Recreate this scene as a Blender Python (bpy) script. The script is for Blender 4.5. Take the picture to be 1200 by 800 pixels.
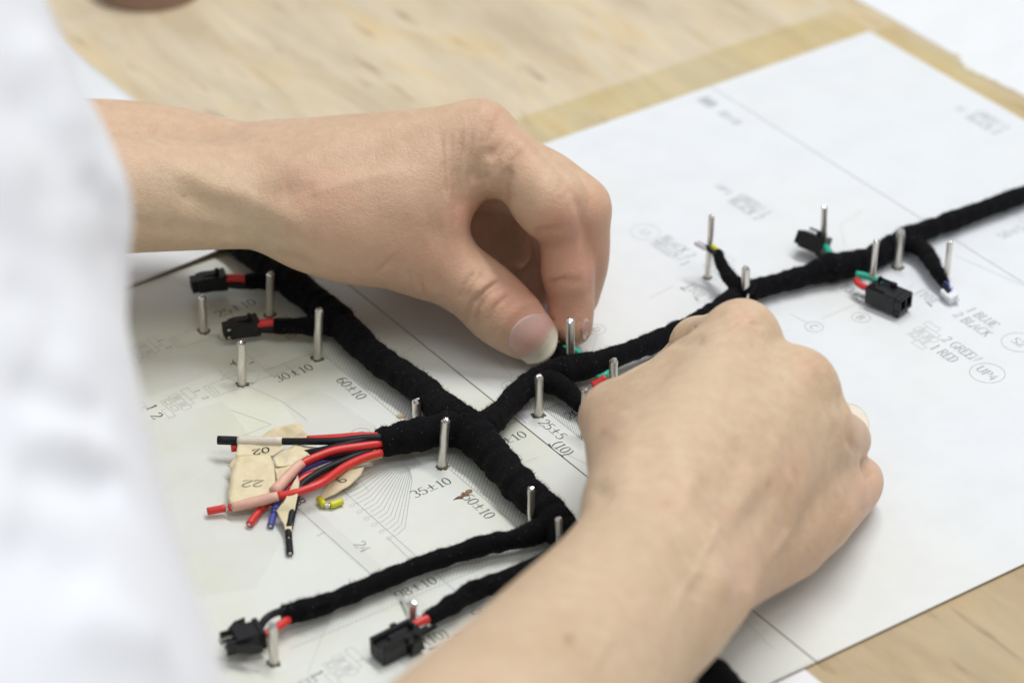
import bpy, bmesh, math, random
import numpy as np
from mathutils import Vector, Matrix, noise
from mathutils.bvhtree import BVHTree

random.seed(7)
rng = np.random.default_rng(11)
for o in list(bpy.data.objects):
    bpy.data.objects.remove(o, do_unlink=True)
scene = bpy.context.scene
col = scene.collection
R = math.radians

# ------------------------------------------------------------------ camera
# measured from the drawing's own right angles: 33 degrees down, long lens, 0.89 m away
FPX, PITCH, DIST = 3564.0, R(33.0), 0.891
CAM = np.array([0.0, -DIST * math.cos(PITCH), DIST * math.sin(PITCH)])
FWD = np.array([0.0, math.cos(PITCH), -math.sin(PITCH)])
UPV = np.array([0.0, math.sin(PITCH), math.cos(PITCH)])
cd = bpy.data.cameras.new('camera')
cam = bpy.data.objects.new('camera', cd)
col.objects.link(cam)
cam.location = CAM
cam.rotation_euler = (R(90) - PITCH, 0, 0)
cd.sensor_width = 36.0
cd.lens = FPX / 1200.0 * 36.0
cd.clip_start = 0.02
cd.clip_end = 50
cd.dof.use_dof = True
cd.dof.focus_distance = 0.842
cd.dof.aperture_fstop = 9.5
scene.camera = cam

# ------------------------------------------------------------------ light
w = bpy.data.worlds.new('World')
scene.world = w
w.use_nodes = True
w.node_tree.nodes['Background'].inputs[0].default_value = (0.93, 0.97, 1.0, 1)
w.node_tree.nodes['Background'].inputs[1].default_value = 0.41


def area(name, loc, target, sx, sy, power, colr):
    l = bpy.data.lights.new(name, 'AREA')
    l.shape = 'RECTANGLE'
    l.size, l.size_y, l.energy, l.color = sx, sy, power, colr
    o = bpy.data.objects.new(name, l)
    col.objects.link(o)
    o.location = loc
    o.rotation_euler = (Vector(target) - Vector(loc)).to_track_quat('-Z', 'Y').to_euler()
    return o


# rows of ceiling tubes over the workshop
area('ceiling_lamp_back', (0.45, 0.42, 2.0), (0, 0, 0), 1.3, 0.16, 26, (1.0, 0.985, 0.965))
area('ceiling_lamp_front', (0.5, -0.95, 1.9), (0, 0, 0), 1.3, 0.5, 8, (1.0, 0.985, 0.965))

vs = scene.view_settings
vs.view_transform = 'Standard'
vs.look = 'None'
vs.exposure = 0.13
vs.gamma = 1.0
vs.use_curve_mapping = False
scene.cycles.max_bounces = 8
scene.cycles.transparent_max_bounces = 12


# ------------------------------------------------------------------ helpers
def at(px, py, z=0.0):
    """point of the place seen at a photo pixel (1200x800), z in millimetres above the board"""
    d = FWD + (px - 600) / FPX * np.array([1.0, 0, 0]) + (400 - py) / FPX * UPV
    t = (z * 0.001 - CAM[2]) / d[2]
    return CAM + t * d


def proj(P):
    v = np.asarray(P) - CAM
    zc = v @ FWD
    return 600 + FPX * v[..., 0] / zc, 400 - FPX * (v @ UPV) / zc


def tag(o, label=None, cat=None, group=None, kind=None):
    for k, v in (('label', label), ('category', cat), ('group', group), ('kind', kind)):
        if v:
            o[k] = v
    return o


def link_mesh(name, verts, faces, mat=None, parent=None, smooth=True):
    me = bpy.data.meshes.new(name)
    me.from_pydata([tuple(map(float, v)) for v in verts], [], [tuple(map(int, f)) for f in faces])
    me.validate(verbose=False)
    if smooth:
        me.polygons.foreach_set('use_smooth', [True] * len(me.polygons))
    if mat:
        me.materials.append(mat)
    o = bpy.data.objects.new(name, me)
    col.objects.link(o)
    if parent:
        o.parent = parent
        o.matrix_parent_inverse = parent.matrix_world.inverted()
    return o


def bm_obj(name, bm, mat=None, parent=None, smooth=False):
    me = bpy.data.meshes.new(name)
    bm.normal_update()
    bm.to_mesh(me)
    bm.free()
    if smooth:
        me.polygons.foreach_set('use_smooth', [True] * len(me.polygons))
    if mat:
        me.materials.append(mat)
    o = bpy.data.objects.new(name, me)
    col.objects.link(o)
    if parent:
        o.parent = parent
        o.matrix_parent_inverse = parent.matrix_world.inverted()
    return o


def empty(name, loc=(0, 0, 0)):
    o = bpy.data.objects.new(name, None)
    col.objects.link(o)
    o.location = loc
    o.empty_display_size = 0.01
    bpy.context.view_layer.update()
    return o


def resample(pts, rad, n):
    """smooth Catmull-Rom through pts with a radius per point"""
    pts = np.asarray(pts, float)
    rad = np.asarray(rad, float)
    if len(pts) < 3:
        t = np.linspace(0, 1, n)[:, None]
        return pts[0] * (1 - t) + pts[-1] * t, rad[0] * (1 - t[:, 0]) + rad[-1] * t[:, 0]
    P = np.vstack([2 * pts[0] - pts[1], pts, 2 * pts[-1] - pts[-2]])
    Q = np.concatenate([[rad[0]], rad, [rad[-1]]])
    outp, outr = [], []
    m = len(pts) - 1
    for s in np.linspace(0, m - 1e-6, n):
        i = int(s)
        t = s - i
        a, b, c, d = P[i:i + 4]
        outp.append(0.5 * (2 * b + (c - a) * t + (2 * a - 5 * b + 4 * c - d) * t * t + (3 * b - a - 3 * c + d) * t ** 3))
        outr.append(Q[i + 1] * (1 - t) + Q[i + 2] * t)
    return np.array(outp), np.array(outr)


def frames(path):
    T = np.gradient(path, axis=0)
    T /= np.linalg.norm(T, axis=1)[:, None] + 1e-12
    N = np.zeros_like(T)
    up = np.array([0, 0, 1.0])
    if abs(T[0] @ up) > 0.95:
        up = np.array([1.0, 0, 0])
    n = up - (up @ T[0]) * T[0]
    n /= np.linalg.norm(n)
    for i in range(len(T)):
        n = n - (n @ T[i]) * T[i]
        n /= np.linalg.norm(n)
        N[i] = n
    return T, N, np.cross(T, N)


def tube_arrays(path, rad, seg=16, cap=True, sq=1.0, disp=None):
    T, N, B = frames(path)
    n = len(path)
    a = np.linspace(0, 2 * np.pi, seg, endpoint=False)
    V = np.zeros((n, seg, 3))
    for i in range(n):
        r = rad[i]
        if disp is not None:
            r = rad[i] * (1 + disp[i])
        V[i] = path[i] + (np.cos(a) * r * sq)[:, None] * N[i] + (np.sin(a) * r)[:, None] * B[i]
    V = V.reshape(-1, 3)
    F = []
    for i in range(n - 1):
        for j in range(seg):
            k = (j + 1) % seg
            F.append((i * seg + j, (i + 1) * seg + j, (i + 1) * seg + k, i * seg + k))
    if cap:
        F.append(tuple(range(seg)))
        F.append(tuple(reversed(range((n - 1) * seg, n * seg))))
    return V, F


# ------------------------------------------------------------------ materials
def mat(name):
    m = bpy.data.materials.new(name)
    m.use_nodes = True
    nt = m.node_tree
    return m, nt, nt.nodes['Principled BSDF']


def N(nt, kind, **kw):
    n = nt.nodes.new('ShaderNode' + kind)
    for k, v in kw.items():
        if k in n.inputs:
            n.inputs[k].default_value = v
        else:
            setattr(n, k, v)
    return n


def ramp(nt, fac, stops):
    r = nt.nodes.new('ShaderNodeValToRGB')
    e = r.color_ramp.elements
    while len(e) < len(stops):
        e.new(0.5)
    for s, (p_, c) in zip(e, stops):
        s.position = p_
        s.color = c if len(c) == 4 else (*c, 1)
    nt.links.new(fac, r.inputs[0])
    return r


def mix(nt, fac, a, b, mode='MIX'):
    m = nt.nodes.new('ShaderNodeMix')
    m.data_type = 'RGBA'
    m.blend_type = mode
    for sock, v in ((m.inputs[0], fac), (m.inputs[6], a), (m.inputs[7], b)):
        if hasattr(v, 'is_linked'):
            nt.links.new(v, sock)
        elif isinstance(v, (int, float)):
            sock.default_value = v
        else:
            sock.default_value = (*v, 1) if len(v) == 3 else v
    return m.outputs[2]


def bump(nt, height, bsdf, strength, dist):
    b = nt.nodes.new('ShaderNodeBump')
    b.inputs['Strength'].default_value = strength
    b.inputs['Distance'].default_value = dist
    nt.links.new(height, b.inputs['Height'])
    nt.links.new(b.outputs[0], bsdf.inputs['Normal'])
    return b


def plain(name, colr, rough=0.5, metal=0.0, spec=0.5, var=0.0, scale=300):
    m, nt, b = mat(name)
    b.inputs['Roughness'].default_value = rough
    b.inputs['Metallic'].default_value = metal
    b.inputs['Specular IOR Level'].default_value = spec
    tc = N(nt, 'TexCoord')
    nz = N(nt, 'TexNoise', Scale=scale, Detail=3.0)
    nt.links.new(tc.outputs['Object'], nz.inputs['Vector'])
    lo = tuple(c * (1 - var) for c in colr)
    hi = tuple(min(1, c * (1 + var)) for c in colr)
    rp = ramp(nt, nz.outputs['Fac'], [(0.3, lo), (0.7, hi)])
    nt.links.new(rp.outputs[0], b.inputs['Base Color'])
    return m

# ------------------------------------------------------------------ work board and drawing sheets
ANG = R(35.05)                       # direction of the drawing's long axis on the board
UV_ = np.array([math.cos(ANG), math.sin(ANG)])
VV_ = np.array([math.sin(ANG), -math.cos(ANG)])


def AB(a, b, z=0.0):
    """drawing coordinates (mm along its long axis, mm across it) to the place"""
    p = (a * UV_ + b * VV_) * 0.001
    return np.array([p[0], p[1], z * 0.001])


def ab(px, py):
    g = at(px, py)[:2] * 1000
    return np.array([g @ UV_, g @ VV_])


def slab(name, poly, top, thick, m, bevel=0.0):
    """flat piece from an outline in drawing coordinates, with real thickness (mm)"""
    bm = bmesh.new()
    vt = [bm.verts.new(AB(a, b, top)) for a, b in poly]
    f = bm.faces.new(vt)
    f.normal_update()
    if f.normal.z < 0:
        f.normal_flip()
    r = bmesh.ops.extrude_face_region(bm, geom=[f])
    for v in r['geom']:
        if isinstance(v, bmesh.types.BMVert):
            v.co.z -= thick * 0.001
    bmesh.ops.recalc_face_normals(bm, faces=bm.faces[:])
    return bm_obj(name, bm, m)


def drawing_coords(nt, scale=(1, 1, 1)):
    tc = N(nt, 'TexCoord')
    mp = N(nt, 'Mapping')
    mp.inputs['Rotation'].default_value = (0, 0, -ANG)
    nt.links.new(tc.outputs['Object'], mp.inputs['Vector'])
    m2 = N(nt, 'Mapping')
    m2.inputs['Scale'].default_value = scale
    nt.links.new(mp.outputs[0], m2.inputs['Vector'])
    return m2.outputs[0]


m_wood, nt, b = mat('plywood')
v1 = drawing_coords(nt, (1, 0.16, 1))
v2 = drawing_coords(nt, (1, 0.35, 1))
g1 = N(nt, 'TexNoise', Scale=95.0, Detail=6.0, Roughness=0.62, Distortion=0.6)
nt.links.new(v1, g1.inputs['Vector'])
g2 = N(nt, 'TexNoise', Scale=26.0, Detail=6.0, Roughness=0.62, Distortion=0.8)
nt.links.new(v2, g2.inputs['Vector'])
g3 = N(nt, 'TexNoise', Scale=210.0, Detail=3.0)
nt.links.new(v1, g3.inputs['Vector'])
cA = ramp(nt, g2.outputs['Fac'], [(0.26, (0.57, 0.475, 0.345)), (0.42, (0.65, 0.545, 0.375)), (0.52, (0.68, 0.585, 0.425)), (0.62, (0.685, 0.555, 0.345)), (0.78, (0.72, 0.625, 0.445))])
cB = ramp(nt, g1.outputs['Fac'], [(0.25, (0.80, 0.76, 0.70)), (0.5, (0.96, 0.95, 0.94)), (0.72, (1.06, 1.05, 1.03))])
cC = ramp(nt, g3.outputs['Fac'], [(0.25, (0.50, 0.42, 0.34)), (0.37, (1, 1, 1))])
cc = mix(nt, 0.9, cA.outputs[0], cB.outputs[0], 'MULTIPLY')
cc = mix(nt, 0.7, cc, cC.outputs[0], 'MULTIPLY')
g4 = N(nt, 'TexNoise', Scale=48.0, Detail=4.0, Roughness=0.6)
nt.links.new(v2, g4.inputs['Vector'])
cD = ramp(nt, g4.outputs['Fac'], [(0.40, (0.86, 0.87, 0.90)), (0.55, (1, 1, 1)), (0.68, (1.0, 0.88, 0.66))])
cc = mix(nt, 0.5, cc, cD.outputs[0], 'MULTIPLY')
# the strip of board along the near edge is browner; the far part is paler
sxy = N(nt, 'SeparateXYZ')
nt.links.new(drawing_coords(nt), sxy.inputs[0])
edge = N(nt, 'MapRange')
edge.inputs['From Min'].default_value = -0.10
edge.inputs['From Max'].default_value = -0.15
nt.links.new(sxy.outputs['Y'], edge.inputs['Value'])
cc = mix(nt, edge.outputs[0], cc, mix(nt, 1.0, cc, (0.76, 0.70, 0.60), 'MULTIPLY'))
nt.links.new(cc, b.inputs['Base Color'])
b.inputs['Roughness'].default_value = 0.42
b.inputs['Specular IOR Level'].default_value = 0.7
bump(nt, g1.outputs['Fac'], b, 0.3, 0.0006)
board = slab('table_top', [(-700, -620), (520, -620), (520, 460), (-700, 460)], -0.9, 18, m_wood)
tag(board, kind='structure')

# laminated paper: white with yellowish film stains in places
def paper(name, colr, stain, amount, rough=0.32, aged=None):
    m, nt, b = mat(name)
    v = drawing_coords(nt)
    n1 = N(nt, 'TexNoise', Scale=14.0, Detail=4.0, Roughness=0.55)
    n2 = N(nt, 'TexNoise', Scale=70.0, Detail=5.0, Roughness=0.6)
    n3 = N(nt, 'TexNoise', Scale=9.0, Detail=2.0)
    for n_ in (n1, n2, n3):
        nt.links.new(v, n_.inputs['Vector'])
    r1 = ramp(nt, n1.outputs['Fac'], [(0.46, (0, 0, 0)), (0.66, (1, 1, 1))])
    r2 = ramp(nt, n2.outputs['Fac'], [(0.3, (0.96, 0.96, 0.96)), (0.6, (1, 1, 1))])
    f = N(nt, 'Math', operation='MULTIPLY')
    f.inputs[1].default_value = amount
    nt.links.new(r1.outputs[0], f.inputs[0])
    c = mix(nt, f.outputs[0], colr, stain)
    if aged:                                   # yellowing fades out along the drawing
        sx_ = N(nt, 'SeparateXYZ')
        nt.links.new(v, sx_.inputs[0])
        mr = N(nt, 'MapRange')
        mr.inputs['From Min'].default_value = 0.075
        mr.inputs['From Max'].default_value = -0.02
        nt.links.new(sx_.outputs['X'], mr.inputs['Value'])
        c = mix(nt, mr.outputs[0], c, aged)
    c = mix(nt, 1.0, c, r2.outputs[0], 'MULTIPLY')
    nt.links.new(c, b.inputs['Base Color'])
    b.inputs['Specular IOR Level'].default_value = 0.45
    rr = N(nt, 'MapRange')
    rr.inputs['To Min'].default_value = rough - 0.08
    rr.inputs['To Max'].default_value = rough + 0.2
    nt.links.new(n3.outputs['Fac'], rr.inputs['Value'])
    nt.links.new(rr.outputs[0], b.inputs['Roughness'])
    bump(nt, n1.outputs['Fac'], b, 0.25, 0.002)
    return m


m_pap_l = paper('paper_left', (0.745, 0.77, 0.735), (0.72, 0.73, 0.565), 0.75, 0.22)
m_pap_r = paper('paper_right', (0.765, 0.795, 0.83), (0.775, 0.79, 0.775), 0.6, aged=(0.745, 0.765, 0.735))
m_pap_b = paper('paper_plain', (0.82, 0.84, 0.87), (0.80, 0.82, 0.84), 0.4)

sheet_l = slab('drawing_sheet', [(-330, -90.6), (-22.4, -90.6), (-22.4, 165.2), (-330, 165.2)], 0, 0.25, m_pap_l)
tag(sheet_l, 'yellowed drawing sheet with harness dimensions lying under the wire bundle', 'drawing sheet')
sheet_m = slab('drawing_sheet', [(-22.0, -90.6), (144.9, -90.6), (144.9, 165.2), (-22.0, 165.2)], 0, 0.25, m_pap_r)
tag(sheet_m, 'clean white drawing sheet under the near hand, printed with circled letters', 'drawing sheet')
sheet_r = slab('drawing_sheet', [(145.15, -90.6), (215.2, -90.6), (215.2, 165.2), (145.15, 165.2)], 0, 0.25, m_pap_r)
tag(sheet_r, 'white end sheet of the drawing at the right, with its corner near the top edge', 'drawing sheet')
# the sheet beyond: its near edge has come unstuck and gapes under the forearm
av = np.concatenate([np.linspace(-330, -100, 8), np.linspace(-92, -18.5, 30)])
bv = np.array([-420, -150, -118, -112, -107, -103, -100, -97, -94.5, -92.5, -90.4])
Vq, Fq = [], []
for a_ in av:
    for b_ in bv:
        up = np.clip((a_ + 86) / 48, 0, 1) ** 1.2
        Vq.append(AB(a_, b_, 0.26 + 3.0 * up * np.clip((b_ + 118) / 27.6, 0, 1) ** 2))
nb = len(bv)
for i in range(len(av) - 1):
    for j in range(nb - 1):
        Fq.append((i * nb + j, i * nb + j + 1, (i + 1) * nb + j + 1, (i + 1) * nb + j))
sheet_f = link_mesh('paper_sheet', Vq, Fq, m_pap_b)
if sheet_f.data.polygons[0].normal.z < 0:
    sheet_f.data.flip_normals()
sm = sheet_f.modifiers.new('thick', 'SOLIDIFY')
sm.thickness = 0.00025
sm.offset = -1
tag(sheet_f, 'white sheet on the board behind the far forearm, beside the shirt', 'paper sheet')
sheet_b = slab('paper_sheet', [(-330, 165.9), (-26.5, 165.9), (-26.5, 330), (-330, 330)], -0.05, 0.3, m_pap_b)
tag(sheet_b, 'white sheet whose corner shows at the bottom edge beside the bare wood', 'paper sheet')
torn = [(228.6, -420)]
bb = -330.0
while bb < -62:
    torn.append((228.6 + rng.normal(0, 0.3), bb))
    bb += 20
torn += [(228.6, -62), (229.6, -60.5), (229.1, -59.2), (227.0, -57.5), (227.4, -55.8), (225.2, -54.6), (225.9, -53.0), (224.1, -51.7), (224.6, -49.8), (225.6, -48.9), (224.8, -46.4), (226.3, -44.2), (226.0, -41.5), (227.2, -39.6), (226.7, -36), (227.8, -31), (227.6, -25)]
bb = -15.0
while bb < 165:
    torn.append((227.8 + rng.normal(0, 0.35), bb))
    bb += 9
torn += [(227.8, 165), (420, 165), (420, -420)]
sheet_t = slab('paper_sheet', torn, -0.6, 0.2, m_pap_b)
tag(sheet_t, 'white sheet with a torn edge in the top right corner', 'paper sheet')

# clear packing tape over the wood along the sheet's far edge
m_tape, nt, b = mat('clear_tape')
v = drawing_coords(nt)
n1 = N(nt, 'TexNoise', Scale=22.0, Detail=4.0)
nt.links.new(v, n1.inputs['Vector'])
tr = N(nt, 'BsdfTransparent')
rp = ramp(nt, n1.outputs['Fac'], [(0.35, (0.96, 0.94, 0.82)), (0.65, (0.99, 0.98, 0.93))])
nt.links.new(rp.outputs[0], tr.inputs[0])
gl = N(nt, 'BsdfGlossy', Roughness=0.28)
ms = N(nt, 'MixShader')
ms.inputs[0].default_value = 0.05
nt.links.new(tr.outputs[0], ms.inputs[1])
nt.links.new(gl.outputs[0], ms.inputs[2])
nt.links.new(ms.outputs[0], nt.nodes['Material Output'].inputs[0])
bump_n = N(nt, 'Bump')
bump_n.inputs['Strength'].default_value = 0.4
bump_n.inputs['Distance'].default_value = 0.001
nt.links.new(n1.outputs['Fac'], bump_n.inputs['Height'])
nt.links.new(bump_n.outputs[0], gl.inputs['Normal'])


def tape_strip(poly, label):
    o = link_mesh('clear_tape', [AB(a, b_, -0.45) for a, b_ in poly], [tuple(range(len(poly)))], m_tape, smooth=False)
    if o.data.polygons[0].normal.z < 0:
        o.data.flip_normals()
    return tag(o, label, 'tape')


tape_strip([(-16, -110.5), (216.5, -110.8), (216.5, -90.9), (-16, -90.9)], 'yellowed clear tape on the wood along the far edge of the drawing')
tape_strip([(215.5, -90.4), (226.5, -90.4), (226.8, 0), (226.2, 165), (215.5, 165)], 'yellowed clear tape on the wood along the right edge of the drawing')

# patches of clear film over the drawing: only their edges and sheen show
m_film, nt, b = mat('clear_film')
v = drawing_coords(nt)
n1 = N(nt, 'TexNoise', Scale=45.0, Detail=4.0, Distortion=1.2)
nt.links.new(v, n1.inputs['Vector'])
tr = N(nt, 'BsdfTransparent')
tr.inputs[0].default_value = (0.992, 0.992, 0.987, 1)
gl = N(nt, 'BsdfGlossy', Roughness=0.12)
ms = N(nt, 'MixShader')
ms.inputs[0].default_value = 0.035
nt.links.new(tr.outputs[0], ms.inputs[1])
nt.links.new(gl.outputs[0], ms.inputs[2])
nt.links.new(ms.outputs[0], nt.nodes['Material Output'].inputs[0])
bn = N(nt, 'Bump')
bn.inputs['Strength'].default_value = 0.9
bn.inputs['Distance'].default_value = 0.002
nt.links.new(n1.outputs['Fac'], bn.inputs['Height'])
nt.links.new(bn.outputs[0], gl.inputs['Normal'])


def film(poly, label, wrinkle=0.0):
    bm = bmesh.new()
    bm.faces.new([bm.verts.new(AB(*ab(*q), 0.10)) for q in poly])
    bmesh.ops.triangulate(bm, faces=bm.faces[:])
    for _ in range(3):
        bmesh.ops.subdivide_edges(bm, edges=bm.edges[:], cuts=1, use_grid_fill=True)
    for vv in bm.verts:
        vv.co.z += wrinkle * 0.001 * max(0.0, noise.noise(vv.co * 90))
    bmesh.ops.recalc_face_normals(bm, faces=bm.faces[:])
    o = bm_obj('clear_film', bm, m_film, smooth=True)
    if o.data.polygons[0].normal.z < 0:
        o.data.flip_normals()
    tag(o, label, 'clear film')


film([(150, 500), (262, 470), (352, 590), (300, 690), (205, 700)], 'wrinkled clear film on the bare paper beside the shirt', 0.9)
film([(338, 590), (352, 582), (500, 708), (484, 722)], 'strip of clear tape along the thin line below the loose wires', 0.15)
film([(330, 470), (372, 455), (450, 505), (420, 540), (360, 515)], 'clear film patch with curved edge between the flags and the circled G', 0.5)
film([(150, 350), (300, 330), (330, 410), (160, 470)], 'clear film over the plug sketches at the left', 0.3)

# brown roll at the far edge of the board
m_roll = plain('brown_roll', (0.30, 0.185, 0.135), 0.6, var=0.12, scale=60)
m_roll2 = plain('roll_core', (0.42, 0.30, 0.19), 0.8, var=0.1, scale=90)
c = at(170, 12, 0)
cy = c + np.array([0.0, 0.0, 0.0])


def ring(name, ctr, r0, r1, z0, z1, m, parent=None, seg_=64):
    bm = bmesh.new()
    L = []
    for r_, z_ in ((r0, z0), (r1, z0), (r1, z1 - 0.0008), (r1 - 0.0008, z1), (r0, z1)):
        L.append([bm.verts.new((ctr[0] + r_ * math.cos(2 * math.pi * k / seg_), ctr[1] + r_ * math.sin(2 * math.pi * k / seg_), z_)) for k in range(seg_)])
    for q in range(5):
        A_, B_ = L[q], L[(q + 1) % 5]
        for k in range(seg_):
            bm.faces.new((A_[k], A_[(k + 1) % seg_], B_[(k + 1) % seg_], B_[k]))
    bmesh.ops.recalc_face_normals(bm, faces=bm.faces[:])
    return bm_obj(name, bm, m, parent, smooth=False)


rc_ = (c[0], c[1] + 0.0195)
roll = empty('tape_roll', (rc_[0], rc_[1], -0.0009))
tag(roll, 'brown rounded roll only just showing at the top edge of the photo', 'tape roll')
ring('tape_winding', rc_, 0.0150, 0.0195, -0.0009, 0.012, m_roll, roll)
ring('core', rc_, 0.0135, 0.0149, -0.0008, 0.0125, m_roll2, roll)


# ------------------------------------------------------------------ the printed drawing
m_ink, nt, b = mat('ink')
b.inputs['Base Color'].default_value = (0.075, 0.08, 0.085, 1)
b.inputs['Roughness'].default_value = 0.45
m_pale, nt, b = mat('faint_ink')
b.inputs['Base Color'].default_value = (0.43, 0.45, 0.45, 1)
b.inputs['Roughness'].default_value = 0.45
m_mid, nt, b = mat('grey_ink')
b.inputs['Base Color'].default_value = (0.29, 0.305, 0.31, 1)
b.inputs['Roughness'].default_value = 0.45
ZP = 0.06


def arc(cx, cy, rx, ry, a0, a1, n=14):
    return [(cx + rx * math.cos(R(a0 + (a1 - a0) * i / n)), cy + ry * math.sin(R(a0 + (a1 - a0) * i / n))) for i in range(n + 1)]


def s_(x, y, h=0.09):
    return [(x - h, y), (x + h, y)]


# roman letters as pen strokes: width 0.62 of the capital height
G_ = {
    '0': (0.6, [arc(0.3, 0.5, 0.22, 0.48, 0, 360, 24)]),
    '1': (0.5, [[(0.12, 0.82), (0.27, 0.97), (0.27, 0.02)], [(0.12, 0.02), (0.42, 0.02)]]),
    '2': (0.6, [arc(0.29, 0.72, 0.21, 0.26, 165, -35) + [(0.06, 0.03), (0.52, 0.03), (0.55, 0.17)]]),
    '3': (0.6, [arc(0.27, 0.74, 0.2, 0.24, 150, -80) + arc(0.27, 0.26, 0.24, 0.25, 85, -150)]),
    '4': (0.6, [[(0.4, 0.02), (0.4, 0.97), (0.05, 0.3), (0.56, 0.3)], s_(0.4, 0.02)]),
    '5': (0.6, [[(0.5, 0.96), (0.16, 0.96), (0.11, 0.55)] + arc(0.27, 0.32, 0.25, 0.30, 115, -150)]),
    '6': (0.6, [arc(0.34, 0.5, 0.26, 0.48, 70, 180) + arc(0.3, 0.3, 0.22, 0.29, 180, 540, 20)]),
    '8': (0.6, [arc(0.3, 0.74, 0.18, 0.23, -90, 270, 18), arc(0.3, 0.26, 0.23, 0.25, 90, 450, 20)]),
    '9': (0.6, [arc(0.26, 0.5, 0.26, 0.48, -110, 0) + arc(0.3, 0.69, 0.22, 0.28, 0, 360, 20)]),
    '±': (0.85, [[(0.42, 0.22), (0.42, 0.92)], [(0.1, 0.57), (0.74, 0.57)], [(0.1, 0.1), (0.74, 0.1)]]),
    '(': (0.38, [arc(0.55, 0.45, 0.42, 0.66, 125, 235)]),
    ')': (0.38, [arc(-0.17, 0.45, 0.42, 0.66, 55, -55)]),
    ' ': (0.45, []),
    'A': (0.74, [[(0.08, 0.02), (0.36, 0.98), (0.64, 0.02)], [(0.2, 0.36), (0.54, 0.36)], s_(0.08, 0.02), s_(0.64, 0.02)]),
    'B': (0.68, [[(0.14, 0.02), (0.14, 0.97)], [(0.04, 0.97), (0.3, 0.97)] + arc(0.3, 0.75, 0.22, 0.22, 90, -90) + [(0.14, 0.52)], [(0.3, 0.52)] + arc(0.32, 0.27, 0.26, 0.25, 90, -90) + [(0.04, 0.02)]]),
    'C': (0.7, [arc(0.38, 0.5, 0.31, 0.48, 45, 315, 20)]),
    'D': (0.72, [[(0.14, 0.02), (0.14, 0.97)], [(0.04, 0.97), (0.3, 0.97)] + arc(0.3, 0.495, 0.34, 0.475, 90, -90, 18) + [(0.04, 0.02)]]),
    'E': (0.64, [[(0.14, 0.02), (0.14, 0.97)], [(0.04, 0.97), (0.54, 0.97), (0.56, 0.8)], [(0.14, 0.51), (0.42, 0.51)], [(0.04, 0.02), (0.56, 0.02), (0.58, 0.2)]]),
    'F': (0.62, [[(0.14, 0.02), (0.14, 0.97)], [(0.04, 0.97), (0.54, 0.97), (0.56, 0.8)], [(0.14, 0.51), (0.42, 0.51)], s_(0.14, 0.02)]),
    'G': (0.74, [arc(0.38, 0.5, 0.31, 0.48, 45, 330, 20) + [(0.62, 0.42)], [(0.45, 0.42), (0.7, 0.42)]]),
    'K': (0.72, [[(0.14, 0.02), (0.14, 0.97)], [(0.58, 0.97), (0.16, 0.46)], [(0.28, 0.58), (0.62, 0.02)], s_(0.14, 0.97), s_(0.14, 0.02), s_(0.6, 0.02), s_(0.56, 0.97)]),
    'L': (0.62, [[(0.14, 0.97), (0.14, 0.02), (0.55, 0.02), (0.57, 0.22)], s_(0.14, 0.97)]),
    'N': (0.76, [[(0.12, 0.02), (0.12, 0.97), (0.62, 0.03), (0.62, 0.97)], s_(0.12, 0.02), s_(0.62, 0.97)]),
    'O': (0.74, [arc(0.37, 0.5, 0.31, 0.48, 0, 360, 24)]),
    'P': (0.64, [[(0.14, 0.02), (0.14, 0.97)], [(0.04, 0.97), (0.3, 0.97)] + arc(0.3, 0.73, 0.25, 0.24, 90, -90) + [(0.14, 0.49)], s_(0.14, 0.02)]),
    'R': (0.7, [[(0.14, 0.02), (0.14, 0.97)], [(0.04, 0.97), (0.3, 0.97)] + arc(0.3, 0.74, 0.24, 0.23, 90, -90) + [(0.14, 0.5)], [(0.34, 0.5), (0.6, 0.02)], s_(0.14, 0.02), s_(0.62, 0.02, 0.06)]),
    'S': (0.6, [arc(0.3, 0.74, 0.2, 0.23, 30, 265) + arc(0.3, 0.26, 0.22, 0.25, 85, -150)]),
    'T': (0.66, [[(0.33, 0.02), (0.33, 0.97)], [(0.04, 0.8), (0.06, 0.97), (0.6, 0.97), (0.62, 0.8)], s_(0.33, 0.02)]),
    'U': (0.74, [[(0.13, 0.97), (0.13, 0.35)] + arc(0.37, 0.3, 0.24, 0.28, 180, 360) + [(0.61, 0.97)], s_(0.13, 0.97), s_(0.61, 0.97)]),
    'W': (0.95, [[(0.06, 0.97), (0.25, 0.03), (0.46, 0.9), (0.66, 0.03), (0.86, 0.97)], s_(0.06, 0.97), s_(0.86, 0.97)]),
    'Y': (0.7, [[(0.07, 0.97), (0.35, 0.48), (0.35, 0.02)], [(0.63, 0.97), (0.35, 0.48)], s_(0.35, 0.02), s_(0.07, 0.97), s_(0.63, 0.97)]),
}


def ribbon(V, F, pts, wfun, to3):
    """flat ribbon along pts, width in the same unit"""
    n = len(pts)
    p = np.array(pts, float)
    if n == 1:
        return
    d = np.gradient(p, axis=0)
    d /= np.linalg.norm(d, axis=1)[:, None] + 1e-12
    nn = np.stack([-d[:, 1], d[:, 0]], 1)
    k = len(V)
    for i in range(n):
        w_ = wfun(d[i]) * 0.5
        V.append(to3(p[i] + nn[i] * w_))
        V.append(to3(p[i] - nn[i] * w_))
    for i in range(n - 1):
        F.append((k + 2 * i, k + 2 * i + 1, k + 2 * i + 3, k + 2 * i + 2))


def emit(name, V, F, m, parent):
    o = link_mesh(name, V, F, m, parent, smooth=False)
    if sum(p_.normal.z for p_ in o.data.polygons) < 0:
        o.data.flip_normals()
    return o


def sheet_for(a):
    return sheet_l if a < -22.2 else (sheet_m if a < 145 else sheet_r)


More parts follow.
